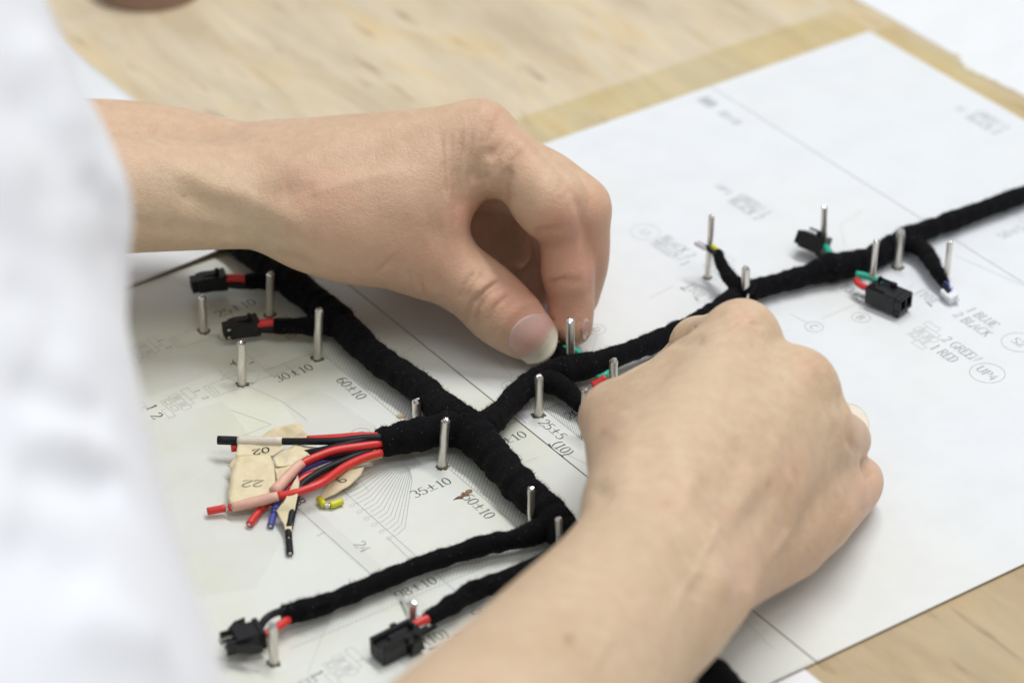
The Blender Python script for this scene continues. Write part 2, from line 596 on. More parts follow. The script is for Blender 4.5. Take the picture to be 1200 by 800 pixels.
def text(s, px, py, way, cap=3.35, wide=1.18, m=None, weight=1.0, anchor=0.5, parent=None, z=None):
    """lettering centred at a spot of the drawing; way 'u' reads along its long axis, 'v' across, '-u' and '-v' upside down"""
    m = m or m_ink
    c = ab(px, py)
    w_ = sum(G_[ch][0] for ch in s) * cap * wide
    x0 = -w_ * anchor
    V, F = [], []
    e1, e2 = {'u': ((1, 0), (0, -1)), 'v': ((0, 1), (1, 0)), '-u': ((-1, 0), (0, 1)), '-v': ((0, -1), (-1, 0))}[way]
    e1, e2 = np.array(e1, float), np.array(e2, float)
    zz = ZP if z is None else z
    thick, thin = 0.115 * weight, 0.045 * weight
    if len(s) > 5:
        thick *= 0.9
    for ch in s:
        adv, strokes = G_[ch]
        for st in strokes:
            pts = [((x0 / cap) + q[0] * wide, q[1] - 0.5) for q in st]
            ribbon(V, F, pts, lambda d: thin + (thick - thin) * abs(d[1]) ** 1.5,
                   lambda q: AB(*(c + (e1 * q[0] + e2 * q[1]) * cap), zz + 0.004 * rng.random()))
        x0 += adv * cap * wide
    return emit('printed_text', V, F, m, parent or sheet_for(c[0]))


class Lines:
    def __init__(self):
        self.d = {}

    def add(self, pts, w_=0.16, m=None, closed=False):
        """pts in drawing coordinates"""
        m = m or m_mid
        pts = [np.array(p_, float) for p_ in pts]
        if closed:
            pts.append(pts[0])
        for p0, p1 in zip(pts, pts[1:]):
            par = sheet_for((p0[0] + p1[0]) / 2)
            V, F = self.d.setdefault((par.name, m.name), ([], [], par, m))[:2]
            d = (p1 - p0) / (np.linalg.norm(p1 - p0) + 1e-9)
            nn = np.array([-d[1], d[0]]) * w_ / 2
            k = len(V)
            zz = ZP - 0.01 + 0.008 * rng.random()
            for q in (p0 + nn, p0 - nn, p1 - nn, p1 + nn):
                V.append(AB(q[0], q[1], zz))
            F.append((k, k + 1, k + 2, k + 3))

    def px(self, pts, **kw):
        self.add([ab(*p_) for p_ in pts], **kw)

    def done(self):
        for (pn, mn), (V, F, par, m) in self.d.items():
            emit('printed_line_work', V, F, m, par)['kind'] = 'stuff'


LN = Lines()


def balloon(s, px, py, r_=2.75, wide=1.0, cap=2.6, m=None, lead=None):
    c = ab(px, py)
    LN.add([(c[0] + r_ * math.cos(2 * math.pi * k / 28), c[1] + r_ * wide * math.sin(2 * math.pi * k / 28)) for k in range(28)], w_=0.13, m=m_mid if m is None else m, closed=True)
    text(s, px, py, 'v', cap=cap, m=m or m_mid, weight=0.9)
    if lead:
        LN.px([(px + lead[0][0], py + lead[0][1]), lead[1]], w_=0.1, m=m_pale)


def hatch(a0, a1, b0, b1, step=1.35, m=None, rails=True, w_=0.13, flip=1):
    m = m or m_mid
    if rails:
        if a1 - a0 < b1 - b0:
            LN.add([(a0, b0), (a0, b1)], m=m, w_=w_)
            LN.add([(a1, b0), (a1, b1)], m=m, w_=w_)
        else:
            LN.add([(a0, b0), (a1, b0)], m=m, w_=w_)
            LN.add([(a0, b1), (a1, b1)], m=m, w_=w_)
    W, H_ = a1 - a0, b1 - b0
    t = 0.0
    while t < W + H_:
        # 45 degree line clipped to the strip
        xa, ya = (t, 0.0) if t <= W else (W, t - W)
        xb, yb = (0.0, t) if t <= H_ else (t - H_, H_)
        if flip > 0:
            LN.add([(a0 + xa, b0 + ya), (a0 + xb, b0 + yb)], m=m, w_=w_ * 0.8)
        else:
            LN.add([(a0 + xa, b1 - ya), (a0 + xb, b1 - yb)], m=m, w_=w_ * 0.8)
        t += step


def arrow(px0, py0, px1, py1, w_=0.6):
    """small filled arrow head, point at the second spot"""
    p0, p1 = ab(px0, py0), ab(px1, py1)
    d = (p1 - p0) / (np.linalg.norm(p1 - p0) + 1e-9)
    nn = np.array([-d[1], d[0]]) * w_ / 2
    V = [AB(*(p0 + nn), ZP), AB(*(p0 - nn), ZP), AB(*p1, ZP)]
    emit('printed_arrow', V, [(0, 1, 2)], m_ink, sheet_for(p0[0]))


# dimensions
text('25±10', 276, 361, 'u', cap=3.6)
text('30±10', 344, 437, 'u')
text('60±10', 412, 455, 'v')
text('(10', 338, 391, 'v', m=m_mid)
text('(1', 279, 424, 'u', cap=3.6)
text('(', 258, 396, 'u', cap=3.6, m=m_mid)
text('35±10', 505, 571, 'u')
text('50±10', 561, 593, 'v')
text('50±10', 594, 516, 'u')
text('20±10', 684, 480, 'u')
text('25±5', 648, 503, 'v')
text('(10)', 660, 525, 'v')
text('98±10', 487, 688, 'u')
text('55±10', 577, 711, 'u')
text('(10)', 510, 746, 'u')
text('20±10', 772, 397, 'u', m=m_mid)
text('10±5', 1000, 343, 'v', m=m_mid)
text('(10)', 815, 341, 'v', m=m_mid, weight=0.8)
text('(10)', 1086, 347, 'v', m=m_mid, weight=0.8)
text('50±5', 1185, 272, 'u', m=m_pale)
text('24', 425, 640, 'v', m=m_mid)
text('CB', 348, 585, 'v', cap=3.6)
text('1', 178, 477, 'v', cap=3.4, weight=1.3)
text('BLACK', 171, 481, 'v', cap=3.0, m=m_pale, anchor=1.0)
text('2', 184, 487, 'v', cap=3.4, weight=1.4)
for s, x, y in (('1', 188, 399), ('2', 198, 407), ('1', 231, 458), ('2', 241, 466)):
    text(s, x, y, 'v', cap=1.9, m=m_mid)
text('1', 372, 789, 'v', cap=3.4)
text('RED', 356, 801, 'u', cap=3.0, m=m_mid)
# wire lists
text('1 BLUE', 1152, 372, 'v', cap=3.6, m=m_mid, wide=0.90, weight=0.85)
text('2 BLACK', 1140, 380, 'v', cap=3.6, m=m_mid, wide=0.90, weight=0.85)
text('2 GREEN', 1127, 409, 'v', cap=3.6, m=m_mid, wide=0.90, weight=0.85)
text('1 RED', 1107, 414, 'v', cap=3.6, m=m_mid, wide=0.90, weight=0.85)
text('BLACK 2', 795, 289, 'v', cap=3.6, m=m_mid, wide=0.90, weight=0.8)
text('YELLOW 1', 785, 296, 'v', cap=3.6, m=m_mid, wide=0.90, weight=0.8)
text('GREEN 1', 884, 240, 'v', cap=3.6, m=m_mid, wide=0.90, weight=0.85)
text('BLACK 2', 874, 245, 'v', cap=3.6, m=m_mid, wide=0.90, weight=0.85)
text('UP1', 848, 222, 'v', cap=3.0, m=m_pale)
text('GREEN 1', 1163, 141, 'v', cap=3.6, m=m_mid, wide=0.90, weight=0.85)
text('BLACK 2', 1152, 146, 'v', cap=3.6, m=m_mid, wide=0.90, weight=0.85)
text('S1', 1126, 128, 'v', cap=3.2, m=m_pale)
text('BB', 830, 120, 'v', cap=4.2, m=m_mid, weight=1.5)
text('20±10', 855, 138, 'v', cap=3.6, m=m_pale, wide=0.90)
balloon('G', 423, 508)
balloon('F', 599, 452)
balloon('D', 699, 386, lead=((0, 8), (694, 412)))
balloon('C', 954, 383, lead=((-7, -4), (926, 368)))
balloon('B', 1009, 372, lead=((0, -8), (1006, 352)))
balloon('UP4', 1157, 437, r_=5.1, wide=1.0, cap=3.2)
balloon('S2', 1194, 401, r_=5.1, cap=3.2)
balloon('S3', 756, 272, r_=4.6, cap=2.8, m=m_pale)

# hatched runs of the loom
A0, B0 = ab(390, 425)
A1, B1 = ab(471, 497)
A2, _ = ab(394, 405)
S1a0, S1a1 = A0, A0 + 7.4
hatch(S1a0, S1a1, B0 - 14, B1 + 2)
S2a0, S2b0 = ab(526, 549)
hatch(S2a0, S2a0 + 8.6, S2b0 - 8, S2b0 + 34)
q0, q1 = ab(341, 762), ab(640, 640)
hatch(q0[0], q1[0], q0[1] - 5.2, q0[1] - 0.6, m=m_pale)
q0, q1 = ab(520, 742), ab(640, 690)
hatch(q0[0], q1[0], q0[1] - 11, q0[1] - 3.5, m=m_mid, step=0.9)
q0, q1 = ab(637, 479), ab(690, 532)
hatch(q0[0], q0[0] + 7.0, q0[1], q1[1] + 6, m=m_mid, step=0.75, w_=0.17)
q0, q1 = ab(575, 500), ab(668, 461)
hatch(q0[0], q1[0] + 6, q0[1] - 6, q0[1] + 2, m=m_mid, step=0.9)
q0, q1 = ab(690, 438), ab(800, 395)
hatch(q0[0], q1[0], q0[1] - 2, q0[1] + 5, m=m_mid, step=0.9)
q0, q1 = ab(302, 446), ab(374, 415)
hatch(q0[0] + 4, q1[0], q1[1] - 1.8, q1[1] + 1.8, m=m_pale, step=1.0)
q0, q1 = ab(460, 548), ab(520, 524)
hatch(q0[0], q1[0], q1[1] - 5, q1[1] + 3.6, m=m_pale, step=1.1, flip=-1)

# fan of wires running to the terminal block
ta, tb = ab(399, 572)
te, tf = ab(452, 632)
pa, pb = ab(474, 543)
NW = 25
for k in range(NW):
    f = k / (NW - 1)
    by = tb - 17 + (tf - tb + 17) * f
    sy = pb - 7.0 + 9.7 * f
    LN.add([(pa + 4.0, sy), (pa - 0.2, sy), (pa - 3.0 + 0.6 * f, sy + (by - sy) * (0.10 + 0.1 * f)), (ta + 4.5, by - 0.35 * (by - sy) * 0.18), (ta + 0.9, by)], w_=0.13, m=m_mid)
    if k % 2:
        continue
    LN.add([(ta - 1.6 + 0.75 * math.cos(2 * math.pi * t / 8), by + 0.62 * math.sin(2 * math.pi * t / 8)) for t in range(8)] + [(ta + 0.9, by)], w_=0.11, m=m_pale)
LN.add([(ta, tb - 18), (ta, tf + 40)], w_=0.14, m=m_mid)
LN.px([(345, 592), (480, 713)], w_=0.16)
LN.px([(371, 628), (381, 623)], w_=0.14)
LN.px([(455, 630), (480, 655)], w_=0.14)

# long thin frame and dimension lines
for L_ in ([(596, 548), (630, 536)], [(1013, 352), (962, 374)], [(690, 480), (672, 488)],
           [(640, 520), (690, 545)], [(790, 335), (760, 350)], [(800, 338), (816, 330)], [(815, 356), (848, 343)], [(1072, 332), (1058, 342)], [(1090, 356), (1110, 347)],
           [(420, 560), (432, 575)],
           [(560, 396), (600, 440)], [(450, 392), (560, 392)], [(500, 398), (460, 422)], [(545, 690), (560, 705)], [(470, 770), (530, 748)], [(395, 700), (360, 790)],
           [(495, 755), (520, 775)], [(440, 790), (470, 776)], [(868, 722), (906, 760)], [(905, 798), (960, 770)], [(600, 210), (620, 240)],
           [(985, 262), (990, 290)], [(985, 262), (1000, 256)], [(1002, 255), (1010, 246)], [(1120, 300), (1200, 335)], [(1190, 250), (1200, 262)],
           [(640, 460), (676, 446)], [(280, 408), (320, 440)], [(314, 433), (332, 426), (352, 441)], [(270, 480), (318, 497)], [(280, 512), (318, 497)]):
    LN.px(L_, w_=0.11, m=m_pale)
arrow(270, 427, 281, 423)
arrow(297, 424, 291, 427)
arrow(283, 392, 264, 400)
arrow(643, 520, 648, 526)
arrow(660, 535, 655, 531)
arrow(503, 760, 513, 756)
arrow(531, 747, 524, 750)
arrow(798, 337, 804, 342)
arrow(818, 352, 812, 347)
arrow(1066, 341, 1073, 347)
arrow(1092, 359, 1083, 352)
V = [AB(*(ab(537, 744) + d_), ZP) for d_ in ((-0.8, -1.0), (1.8, -1.1), (1.9, 0.8), (-0.7, 0.9))]
emit('printed_mark', V, [(0, 1, 2, 3)], m_ink, sheet_l)


def rect(a0, b0, a1, b1, m=None, w_=0.12):
    LN.add([(a0, b0), (a1, b0), (a1, b1), (a0, b1)], closed=True, m=m or m_pale, w_=w_)


def schematic(px, py, flip=1):
    """connector face: stacked boxes with small cavities"""
    a, b_ = ab(px, py)
    rect(a - 3.6, b_ - 3.4, a - 0.4, b_ + 3.4)
    rect(a - 0.4, b_ - 4.4, a + 2.2, b_ + 4.4)
    rect(a + 2.2, b_ - 3.0, a + 3.9, b_ + 3.0)
    rect(a + 3.9, b_ - 5.0, a + 6.2, b_ + 0.5)
    rect(a - 5.6, b_ + 0.6, a - 3.6, b_ + 5.4)
    for k in (-1, 1):
        rect(a - 2.8, b_ + 1.7 * k - 1.1, a - 1.2, b_ + 1.7 * k + 1.1, m=m_mid)
        for t in range(4):
            LN.add([(a - 0.1, b_ + 1.9 * k - 1.2 + 0.6 * t), (a + 1.9, b_ + 1.9 * k - 1.2 + 0.6 * t)], w_=0.12, m=m_mid)


def plug_side(px, py):
    a, b_ = ab(px, py)
    rect(a - 5.4, b_ - 3.2, a + 5.4, b_ + 3.2)
    rect(a - 4.4, b_ - 2.2, a - 3.2, b_ + 2.2)
    LN.add([(a + 0.5, b_ - 3.2), (a + 3, b_ - 5.2), (a + 8, b_ - 4.6), (a + 11, b_ - 1.4)], w_=0.12, m=m_pale)
    LN.add([(a + 1.0, b_ + 3.2), (a + 4, b_ + 4.6), (a + 8, b_ + 3.4), (a + 11, b_ + 0.6)], w_=0.12, m=m_pale)
    for t in range(4):
        LN.add([(a + 5.4, b_ + 1.4 + 0.5 * t), (a + 7.5, b_ + 3.0 + 0.3 * t)], w_=0.1, m=m_pale)


schematic(168, 411)
schematic(208, 472)
plug_side(222, 396)
plug_side(264, 452)
schematic(401, 780)
schematic(1083, 393)
schematic(842, 312)
LN.px([(286, 452), (262, 440), (256, 432)], w_=0.1, m=m_pale)
LN.px([(290, 452), (330, 470), (360, 492)], w_=0.1, m=m_pale)
LN.px([(291, 450), (318, 440), (330, 437)], w_=0.11, m=m_pale)
LN.done()

# bits lying on the sheets
m_dirt = plain('splinter_brown', (0.21, 0.135, 0.075), 0.8, var=0.75, scale=1600)
m_tan_ = plain('splinter_tan', (0.55, 0.42, 0.24), 0.8, var=0.15, scale=500)
m_scrap = plain('scrap_paper', (0.80, 0.79, 0.84), 0.5, var=0.05, scale=300)


def chip(name, pts, h, m, label, cat):
    """small shard: irregular outline, domed"""
    c = np.mean([at(*p_) for p_ in pts], axis=0)
    bm = bmesh.new()
    lo_ = [bm.verts.new(at(*p_, 0.02)) for p_ in pts]
    hi_ = [bm.verts.new(at(*p_, 0.02) * 0.9 + c * 0.1 + np.array([0, 0, h * 0.001 * (0.7 + 0.6 * rng.random())])) for p_ in pts]
    n = len(pts)
    for k in range(n):
        bm.faces.new((lo_[k], lo_[(k + 1) % n], hi_[(k + 1) % n], hi_[k]))
    bm.faces.new(hi_)
    bmesh.ops.recalc_face_normals(bm, faces=bm.faces[:])
    return tag(bm_obj(name, bm, m), label, cat)


chip('wood_splinter', [(531, 586), (536, 582), (539, 581.5), (541, 577.5), (545, 577), (547, 574.5), (553, 573.5), (554, 576), (550, 578), (548, 581), (544, 581.5), (541, 584.5), (536, 584.5)], 0.3, m_dirt, 'brown speckled splinter beside the printed 50±10', 'splinter')
chip('wood_splinter', [(464, 488), (466, 486), (474, 487), (476, 489), (472, 490), (466, 490)], 0.4, m_tan_, 'small tan sliver on the hatched strip left of the crossing', 'splinter')
chip('paper_scrap', [(604, 482), (618, 480), (624, 489), (617, 497), (606, 486)], 0.25, m_scrap, 'small white paper scrap at the foot of a nail below the crossing', 'scrap')


# ------------------------------------------------------------------ implicit modelling of the body
class Field:
    """distance field (millimetres) on a grid; limbs are blended in smoothly, then meshed"""

    def __init__(self, lo, hi, h):
        self.lo = np.array(lo, float)
        self.h = h
        self.n = np.ceil((np.array(hi) - self.lo) / h).astype(int) + 1
        self.D = np.full(self.n, 40.0, np.float32)

    def sub(self, lo, hi):
        a = np.clip(np.floor((lo - self.lo) / self.h).astype(int), 0, self.n)
        b = np.clip(np.ceil((hi - self.lo) / self.h).astype(int) + 1, 0, self.n)
        if np.any(b <= a):
            return None, None
        sl = tuple(slice(i, j) for i, j in zip(a, b))
        ax = [self.lo[k] + self.h * np.arange(a[k], b[k]) for k in range(3)]
        X = np.stack(np.meshgrid(*ax, indexing='ij'), -1).astype(np.float32)
        return sl, X

    @staticmethod
    def smin(a, b, k):
        h = np.maximum(k - np.abs(a - b), 0) / k
        return np.minimum(a, b) - h * h * k * 0.25

    def cone(self, A, B, ra, rb, k):
        A, B = np.asarray(A, float), np.asarray(B, float)
        m = max(ra, rb) + k + 4
        sl, X = self.sub(np.minimum(A, B) - m, np.maximum(A, B) + m)
        if sl is None:
            return
        d = B - A
        L2 = d @ d + 1e-9
        t = np.clip(((X - A) @ d) / L2, 0, 1)
        r = np.linalg.norm(X - A - t[..., None] * d, axis=-1) - (ra + (rb - ra) * t)
        self.D[sl] = self.smin(self.D[sl], r.astype(np.float32), k)

    def chain(self, pts, k):
        P, r = resample([p for p, _ in pts], [q for _, q in pts], 6 * (len(pts) - 1) + 1)
        m = r.max() + k + 4
        sl, X = self.sub(P.min(0) - m, P.max(0) + m)
        if sl is None:
            return
        best = np.full(X.shape[:3], 60.0, np.float32)
        for A, B, ra, rb in zip(P, P[1:], r, r[1:]):
            d = B - A
            t = np.clip(((X - A.astype(np.float32)) @ d.astype(np.float32)) / (d @ d + 1e-9), 0, 1)
            q = X - A.astype(np.float32) - t[..., None] * d.astype(np.float32)
            best = np.minimum(best, np.sqrt((q * q).sum(-1)) - (ra + (rb - ra) * t))
        self.D[sl] = self.smin(self.D[sl], best.astype(np.float32), k)

    def merge(self, other, k):
        self.D = self.smin(self.D, other.D, k)

    def mesh(self):
        D = self.D
        ins = D < 0
        # cells with a sign change
        c = np.zeros(tuple(self.n - 1), np.int8)
        for i in (0, 1):
            for j in (0, 1):
                for k in (0, 1):
                    c += ins[i:i + self.n[0] - 1, j:j + self.n[1] - 1, k:k + self.n[2] - 1]
        act = (c > 0) & (c < 8)
        idx = np.argwhere(act)
        ids = np.full(act.shape, -1, np.int64)
        ids[act] = np.arange(len(idx))
        # mean of the edge crossings
        acc = np.zeros((len(idx), 3))
        cnt = np.zeros(len(idx))
        corners = [(i, j, k) for i in (0, 1) for j in (0, 1) for k in (0, 1)]
        for a in corners:
            for ax in range(3):
                if a[ax] == 0:
                    b = list(a)
                    b[ax] = 1
                    da = D[tuple((idx + a).T)]
                    db = D[tuple((idx + b).T)]
                    m = (da < 0) != (db < 0)
                    t = np.where(m, da / np.where(m, da - db, 1), 0)
                    p = np.tile(np.array(a, float), (len(idx), 1))
                    p[:, ax] += t
                    acc[m] += p[m]
                    cnt[m] += 1
        V = self.lo + self.h * (idx + acc / cnt[:, None])
        F = []
        for ax in range(3):
            u, v = [(1, 2), (2, 0), (0, 1)][ax]
            sa = [slice(1, -1)] * 3
            sb = [slice(1, -1)] * 3
            sa[ax] = slice(0, -1)
            sb[ax] = slice(1, None)
            A, B = ins[tuple(sa)], ins[tuple(sb)]
            for flip, m in ((False, A & ~B), (True, ~A & B)):
                e = np.argwhere(m)
                off = np.array([1, 1, 1])
                off[ax] = 0
                e = e + off
                q = []
                for du, dv in ((-1, -1), (0, -1), (0, 0), (-1, 0)):
                    s = e.copy()
                    s[:, u] += du
                    s[:, v] += dv
                    q.append(ids[tuple(s.T)])
                q = np.stack(q, 1)
                if flip:
                    q = q[:, ::-1]
                F.append(q)
        F = np.vstack(F)
        F = F[(F >= 0).all(1)]
        return V, F


def smooth_mesh(V, F, it, lam=0.5):
    e = np.vstack([F[:, [0, 1]], F[:, [1, 2]], F[:, [2, 3]], F[:, [3, 0]]])
    n = len(V)
    deg = np.bincount(e.ravel(), minlength=n).astype(float)
    for _ in range(it):
        acc = np.zeros_like(V)
        for k in range(3):
            acc[:, k] = np.bincount(e[:, 0], V[e[:, 1], k], n) + np.bincount(e[:, 1], V[e[:, 0], k], n)
        V = V + lam * (acc / deg[:, None] - V)
    return V


def normals(V, F):
    a = V[F[:, 2]] - V[F[:, 0]]
    b = V[F[:, 3]] - V[F[:, 1]]
    fn = np.cross(a, b)
    nn = np.zeros_like(V)
    for k in range(3):
        for c in range(4):
            nn[:, k] += np.bincount(F[:, c], fn[:, k], len(V))
    return nn / (np.linalg.norm(nn, axis=1)[:, None] + 1e-12)


def pl_dist(x, y, pts):
    """pixel distance of many points to a polyline, and position 0..1 along it"""
    best = np.full(len(x), 1e9)
    pos = np.zeros(len(x))
    m = max(1, len(pts) - 1)
    if len(pts) == 1:
        return np.hypot(x - pts[0][0], y - pts[0][1]), pos
    for i, ((x0, y0), (x1, y1)) in enumerate(zip(pts, pts[1:])):
        dx, dy = x1 - x0, y1 - y0
        t = np.clip(((x - x0) * dx + (y - y0) * dy) / (dx * dx + dy * dy + 1e-9), 0, 1)
        d = np.hypot(x - x0 - t * dx, y - y0 - t * dy)
        s = d < best
        best[s] = d[s]
        pos[s] = ((i + t) / m)[s]
    return best, pos


# ------------------------------------------------------------------ the two arms
def J(px, py, z, r):
    return (at(px, py, z) * 1000, r)


def seg(F, k, *pts):
    F.chain([J(*p) for p in pts], k)


LO, HI, H = (-230, -60, -2), (60, 140, 100), 1.15


def left_arm():
    F = Field(LO, HI, H)
    seg(F, 14, (-260, 205, 62, 22), (-60, 195, 50, 19), (150, 181, 42, 16), (300, 201, 42, 13.6), (400, 195, 44, 11))
    seg(F, 14, (-260, 225, 70, 24), (-60, 225, 60, 20.5), (150, 227, 50, 17), (300, 236, 45, 13.6), (370, 252, 42, 13))
    # back of the hand: four metacarpals
    seg(F, 11, (330, 212, 46, 13), (440, 179, 54, 10.6), (561, 160, 61, 9.2))
    seg(F, 11, (335, 206, 42, 12), (470, 188, 48, 10.5), (596, 186, 51, 9))
    seg(F, 12, (340, 212, 36, 12), (480, 215, 38, 10), (606, 212, 40, 8.5))
    seg(F, 12, (350, 224, 28, 12), (480, 238, 26, 10), (592, 226, 26, 8))
    # muscle between thumb and index, web of skin
    seg(F, 12, (390, 232, 46, 15), (470, 218, 50, 13), (530, 196, 54, 9))
    seg(F, 10, (430, 258, 40, 13.5), (500, 255, 42, 9), (536, 240, 44, 3.2))
    # thumb metacarpal and thenar
    seg(F, 11, (372, 256, 40, 13), (430, 276, 36, 13), (495, 298, 30, 11.3))
    # heel of the hand in the gap, plus hidden flesh added to block light
    seg(F, 8, (500, 268, 24, 9), (556, 284, 14, 7.5), (600, 300, 7, 6))
    seg(F, 8, (480, 212, 16, 11), (580, 216, 12, 10), (648, 250, 10, 9.5), (666, 288, 8, 8))
    seg(F, 8, (470, 232, 22, 10), (540, 236, 14, 10), (600, 258, 8, 8.5))
    seg(F, 8, (500, 225, 30, 10), (580, 222, 22, 9), (628, 262, 10, 8))
    T = Field(LO, HI, H)
    seg(T, 6, (495, 298, 30, 11.3), (535, 322, 25, 10.1), (569, 346, 20, 9.9), (598, 371, 14.5, 9.0), (618, 389, 11, 7.2))
    seg(T, 5, (585, 368, 15, 8.2), (612, 389, 9, 7.0))
    G1 = Field(LO, HI, H)
    seg(G1, 6, (561, 161, 60, 9.2), (606, 196, 55, 9.4), (645, 237, 48, 10.0))
    seg(G1, 3.5, (643, 238, 47, 9.7), (660, 270, 37, 7.7), (665, 318, 25, 7.0))
    seg(G1, 3, (665, 318, 25, 7.0), (669, 350, 16, 7.1), (671, 382, 9, 6.0))
    G2 = Field(LO, HI, H)
    seg(G2, 6, (604, 192, 50, 8.6), (648, 214, 47, 8.4), (680, 243, 42, 8.2))
    seg(G2, 4, (680, 243, 42, 8.2), (686, 278, 32, 7.3), (686, 310, 22, 6.8), (678, 348, 10, 6.2))
    G3 = Field(LO, HI, H)
    seg(G3, 5, (606, 212, 40, 8.5), (645, 256, 34, 8), (650, 302, 18, 7), (636, 328, 9, 7), (622, 334, 6, 6), (606, 322, 6, 5.5))
    G4 = Field(LO, HI, H)
    seg(G4, 5, (592, 226, 26, 8), (625, 264, 20, 7.6), (612, 300, 10, 6.8), (582, 296, 8, 6.5))
    for g in (G2, G3, G4):
        G1.merge(g, 0.8)
    # flesh flows together at the roots of the fingers and parts towards their tips
    xs = (F.lo[0] + F.h * np.arange(F.n[0]))[:, None, None]
    k = np.clip(7.0 - 6.4 * (xs + 3.0) / 9.0, 0.6, 7.0).astype(np.float32)
    F.merge(G1, k)
    F.merge(T, np.minimum(k, 5.0))
    return F


LO2, HI2 = (-70, -330, -2), (110, -40, 110)


def right_arm():
    F = Field(LO2, HI2, H)
    seg(F, 16, (375, 1060, 80, 23), (608, 800, 62, 14.5), (704, 690, 52, 12.8), (755, 610, 47, 12.5))
    seg(F, 16, (520, 1060, 76, 23), (700, 800, 48, 15), (796, 712, 38, 13), (836, 668, 32, 11.3))
    seg(F, 16, (440, 1060, 80, 24), (650, 800, 56, 17), (760, 690, 46, 14.5))
    # ulnar styloid
    seg(F, 8, (838, 690, 38, 7.0), (846, 684, 37, 6.5))
    # metacarpals
    seg(F, 11, (758, 600, 48, 12.3), (818, 490, 53, 10.5), (869, 395, 53, 8.8))
    seg(F, 11, (785, 620, 45, 12), (865, 530, 48, 10), (935, 453, 46, 9))
    seg(F, 11, (815, 640, 38, 11.5), (895, 570, 38, 10), (958, 505, 36, 8))
    seg(F, 12, (845, 660, 26, 11), (915, 620, 22, 9.5), (975, 570, 19, 8))
    seg(F, 10, (850, 668, 20, 9.5), (925, 640, 14, 8.5))
    # thumb side
    seg(F, 11, (755, 588, 46, 11.5), (730, 520, 41, 9.5), (722, 490, 36, 8.8))
    seg(F, 12, (775, 560, 46, 12), (775, 484, 44, 10.5), (805, 440, 46, 8.5))
    T = Field(LO2, HI2, H)
    seg(T, 6, (722, 490, 36, 8.8), (752, 466, 26, 8.2), (785, 448, 14, 8), (805, 440, 8, 7))
    G1 = Field(LO2, HI2, H)
    seg(G1, 6, (869, 395, 53, 8.8), (842, 397, 44, 7.4), (818, 404, 36, 7.0))
    seg(G1, 4, (818, 404, 36, 7.0), (806, 420, 20, 6.6), (810, 432, 8, 6))
    G2 = Field(LO2, HI2, H)
    seg(G2, 6, (935, 453, 46, 9), (930, 440, 30, 8), (890, 445, 16, 7), (860, 455, 9, 6.5))
    G3 = Field(LO2, HI2, H)
    seg(G3, 5, (958, 505, 36, 8), (989, 514, 24, 7.0), (980, 518, 16, 7), (930, 520, 9, 6.5))
    G4 = Field(LO2, HI2, H)
    seg(G4, 5, (960, 605, 17, 9), (985, 588, 12, 7.6), (1005, 568, 9.5, 6.9), (1000, 560, 8, 6.5), (950, 560, 8, 6))
    for g in (G2, G3, G4):
        G1.merge(g, 1.2)
    F.merge(G1, 6)
    F.merge(T, 5)
    return F


def subdivide(V, F):
    """one linear split of every quad"""
    e = np.vstack([F[:, [0, 1]], F[:, [1, 2]], F[:, [2, 3]], F[:, [3, 0]]])
    es = np.sort(e, 1)
    key = es[:, 0] * len(V) + es[:, 1]
    uk, inv = np.unique(key, return_inverse=True)
    mid = 0.5 * (V[uk // len(V)] + V[uk % len(V)])
    cen = V[F].mean(1)
    n, m, q = len(V), len(uk), len(F)
    ei = inv.reshape(4, q).T + n
    ci = np.arange(q) + n + m
    G = np.vstack([np.stack([F[:, k], ei[:, k], ci, ei[:, (k + 3) % 4]], 1) for k in range(4)])
    return np.vstack([V, mid, cen]), G


def sculpt(V, F, brushes):
    """raise (+) or press in (-) the skin along strokes placed on the surface the photo shows"""
    Nn = normals(V, F)
    x, y = proj(V * 0.001)
    view = CAM * 1000 - V
    view /= np.linalg.norm(view, axis=1)[:, None]
    facing = np.clip((Nn * view).sum(1) * 3, 0, 1)
    dep = (V * 0.001 - CAM) @ FWD
    disp = np.zeros(len(V))
    for amp, sig, pts in brushes:
        d, pos = pl_dist(x, y, pts)
        near = d < 1.5 * sig
        if not near.any():
            continue
        lim = dep[near & (facing > 0.05)]
        if len(lim) == 0:
            continue
        front = lim.min() + 0.022
        taper = np.clip(np.minimum(pos, 1 - pos) * 5 + 0.25, 0, 1) if len(pts) > 1 else 1.0
        disp += amp * np.exp(-0.5 * (d / sig) ** 2) * taper * (dep < front)
    return V + Nn * (disp * facing)[:, None]


def paint(V, strokes):
    x, y = proj(V * 0.001)
    a = np.zeros(len(V))
    for amp, sig, pts in strokes:
        d, _ = pl_dist(x, y, pts)
        a += amp * np.exp(-0.5 * (d / sig) ** 2)
    return np.clip(a, -1, 1)


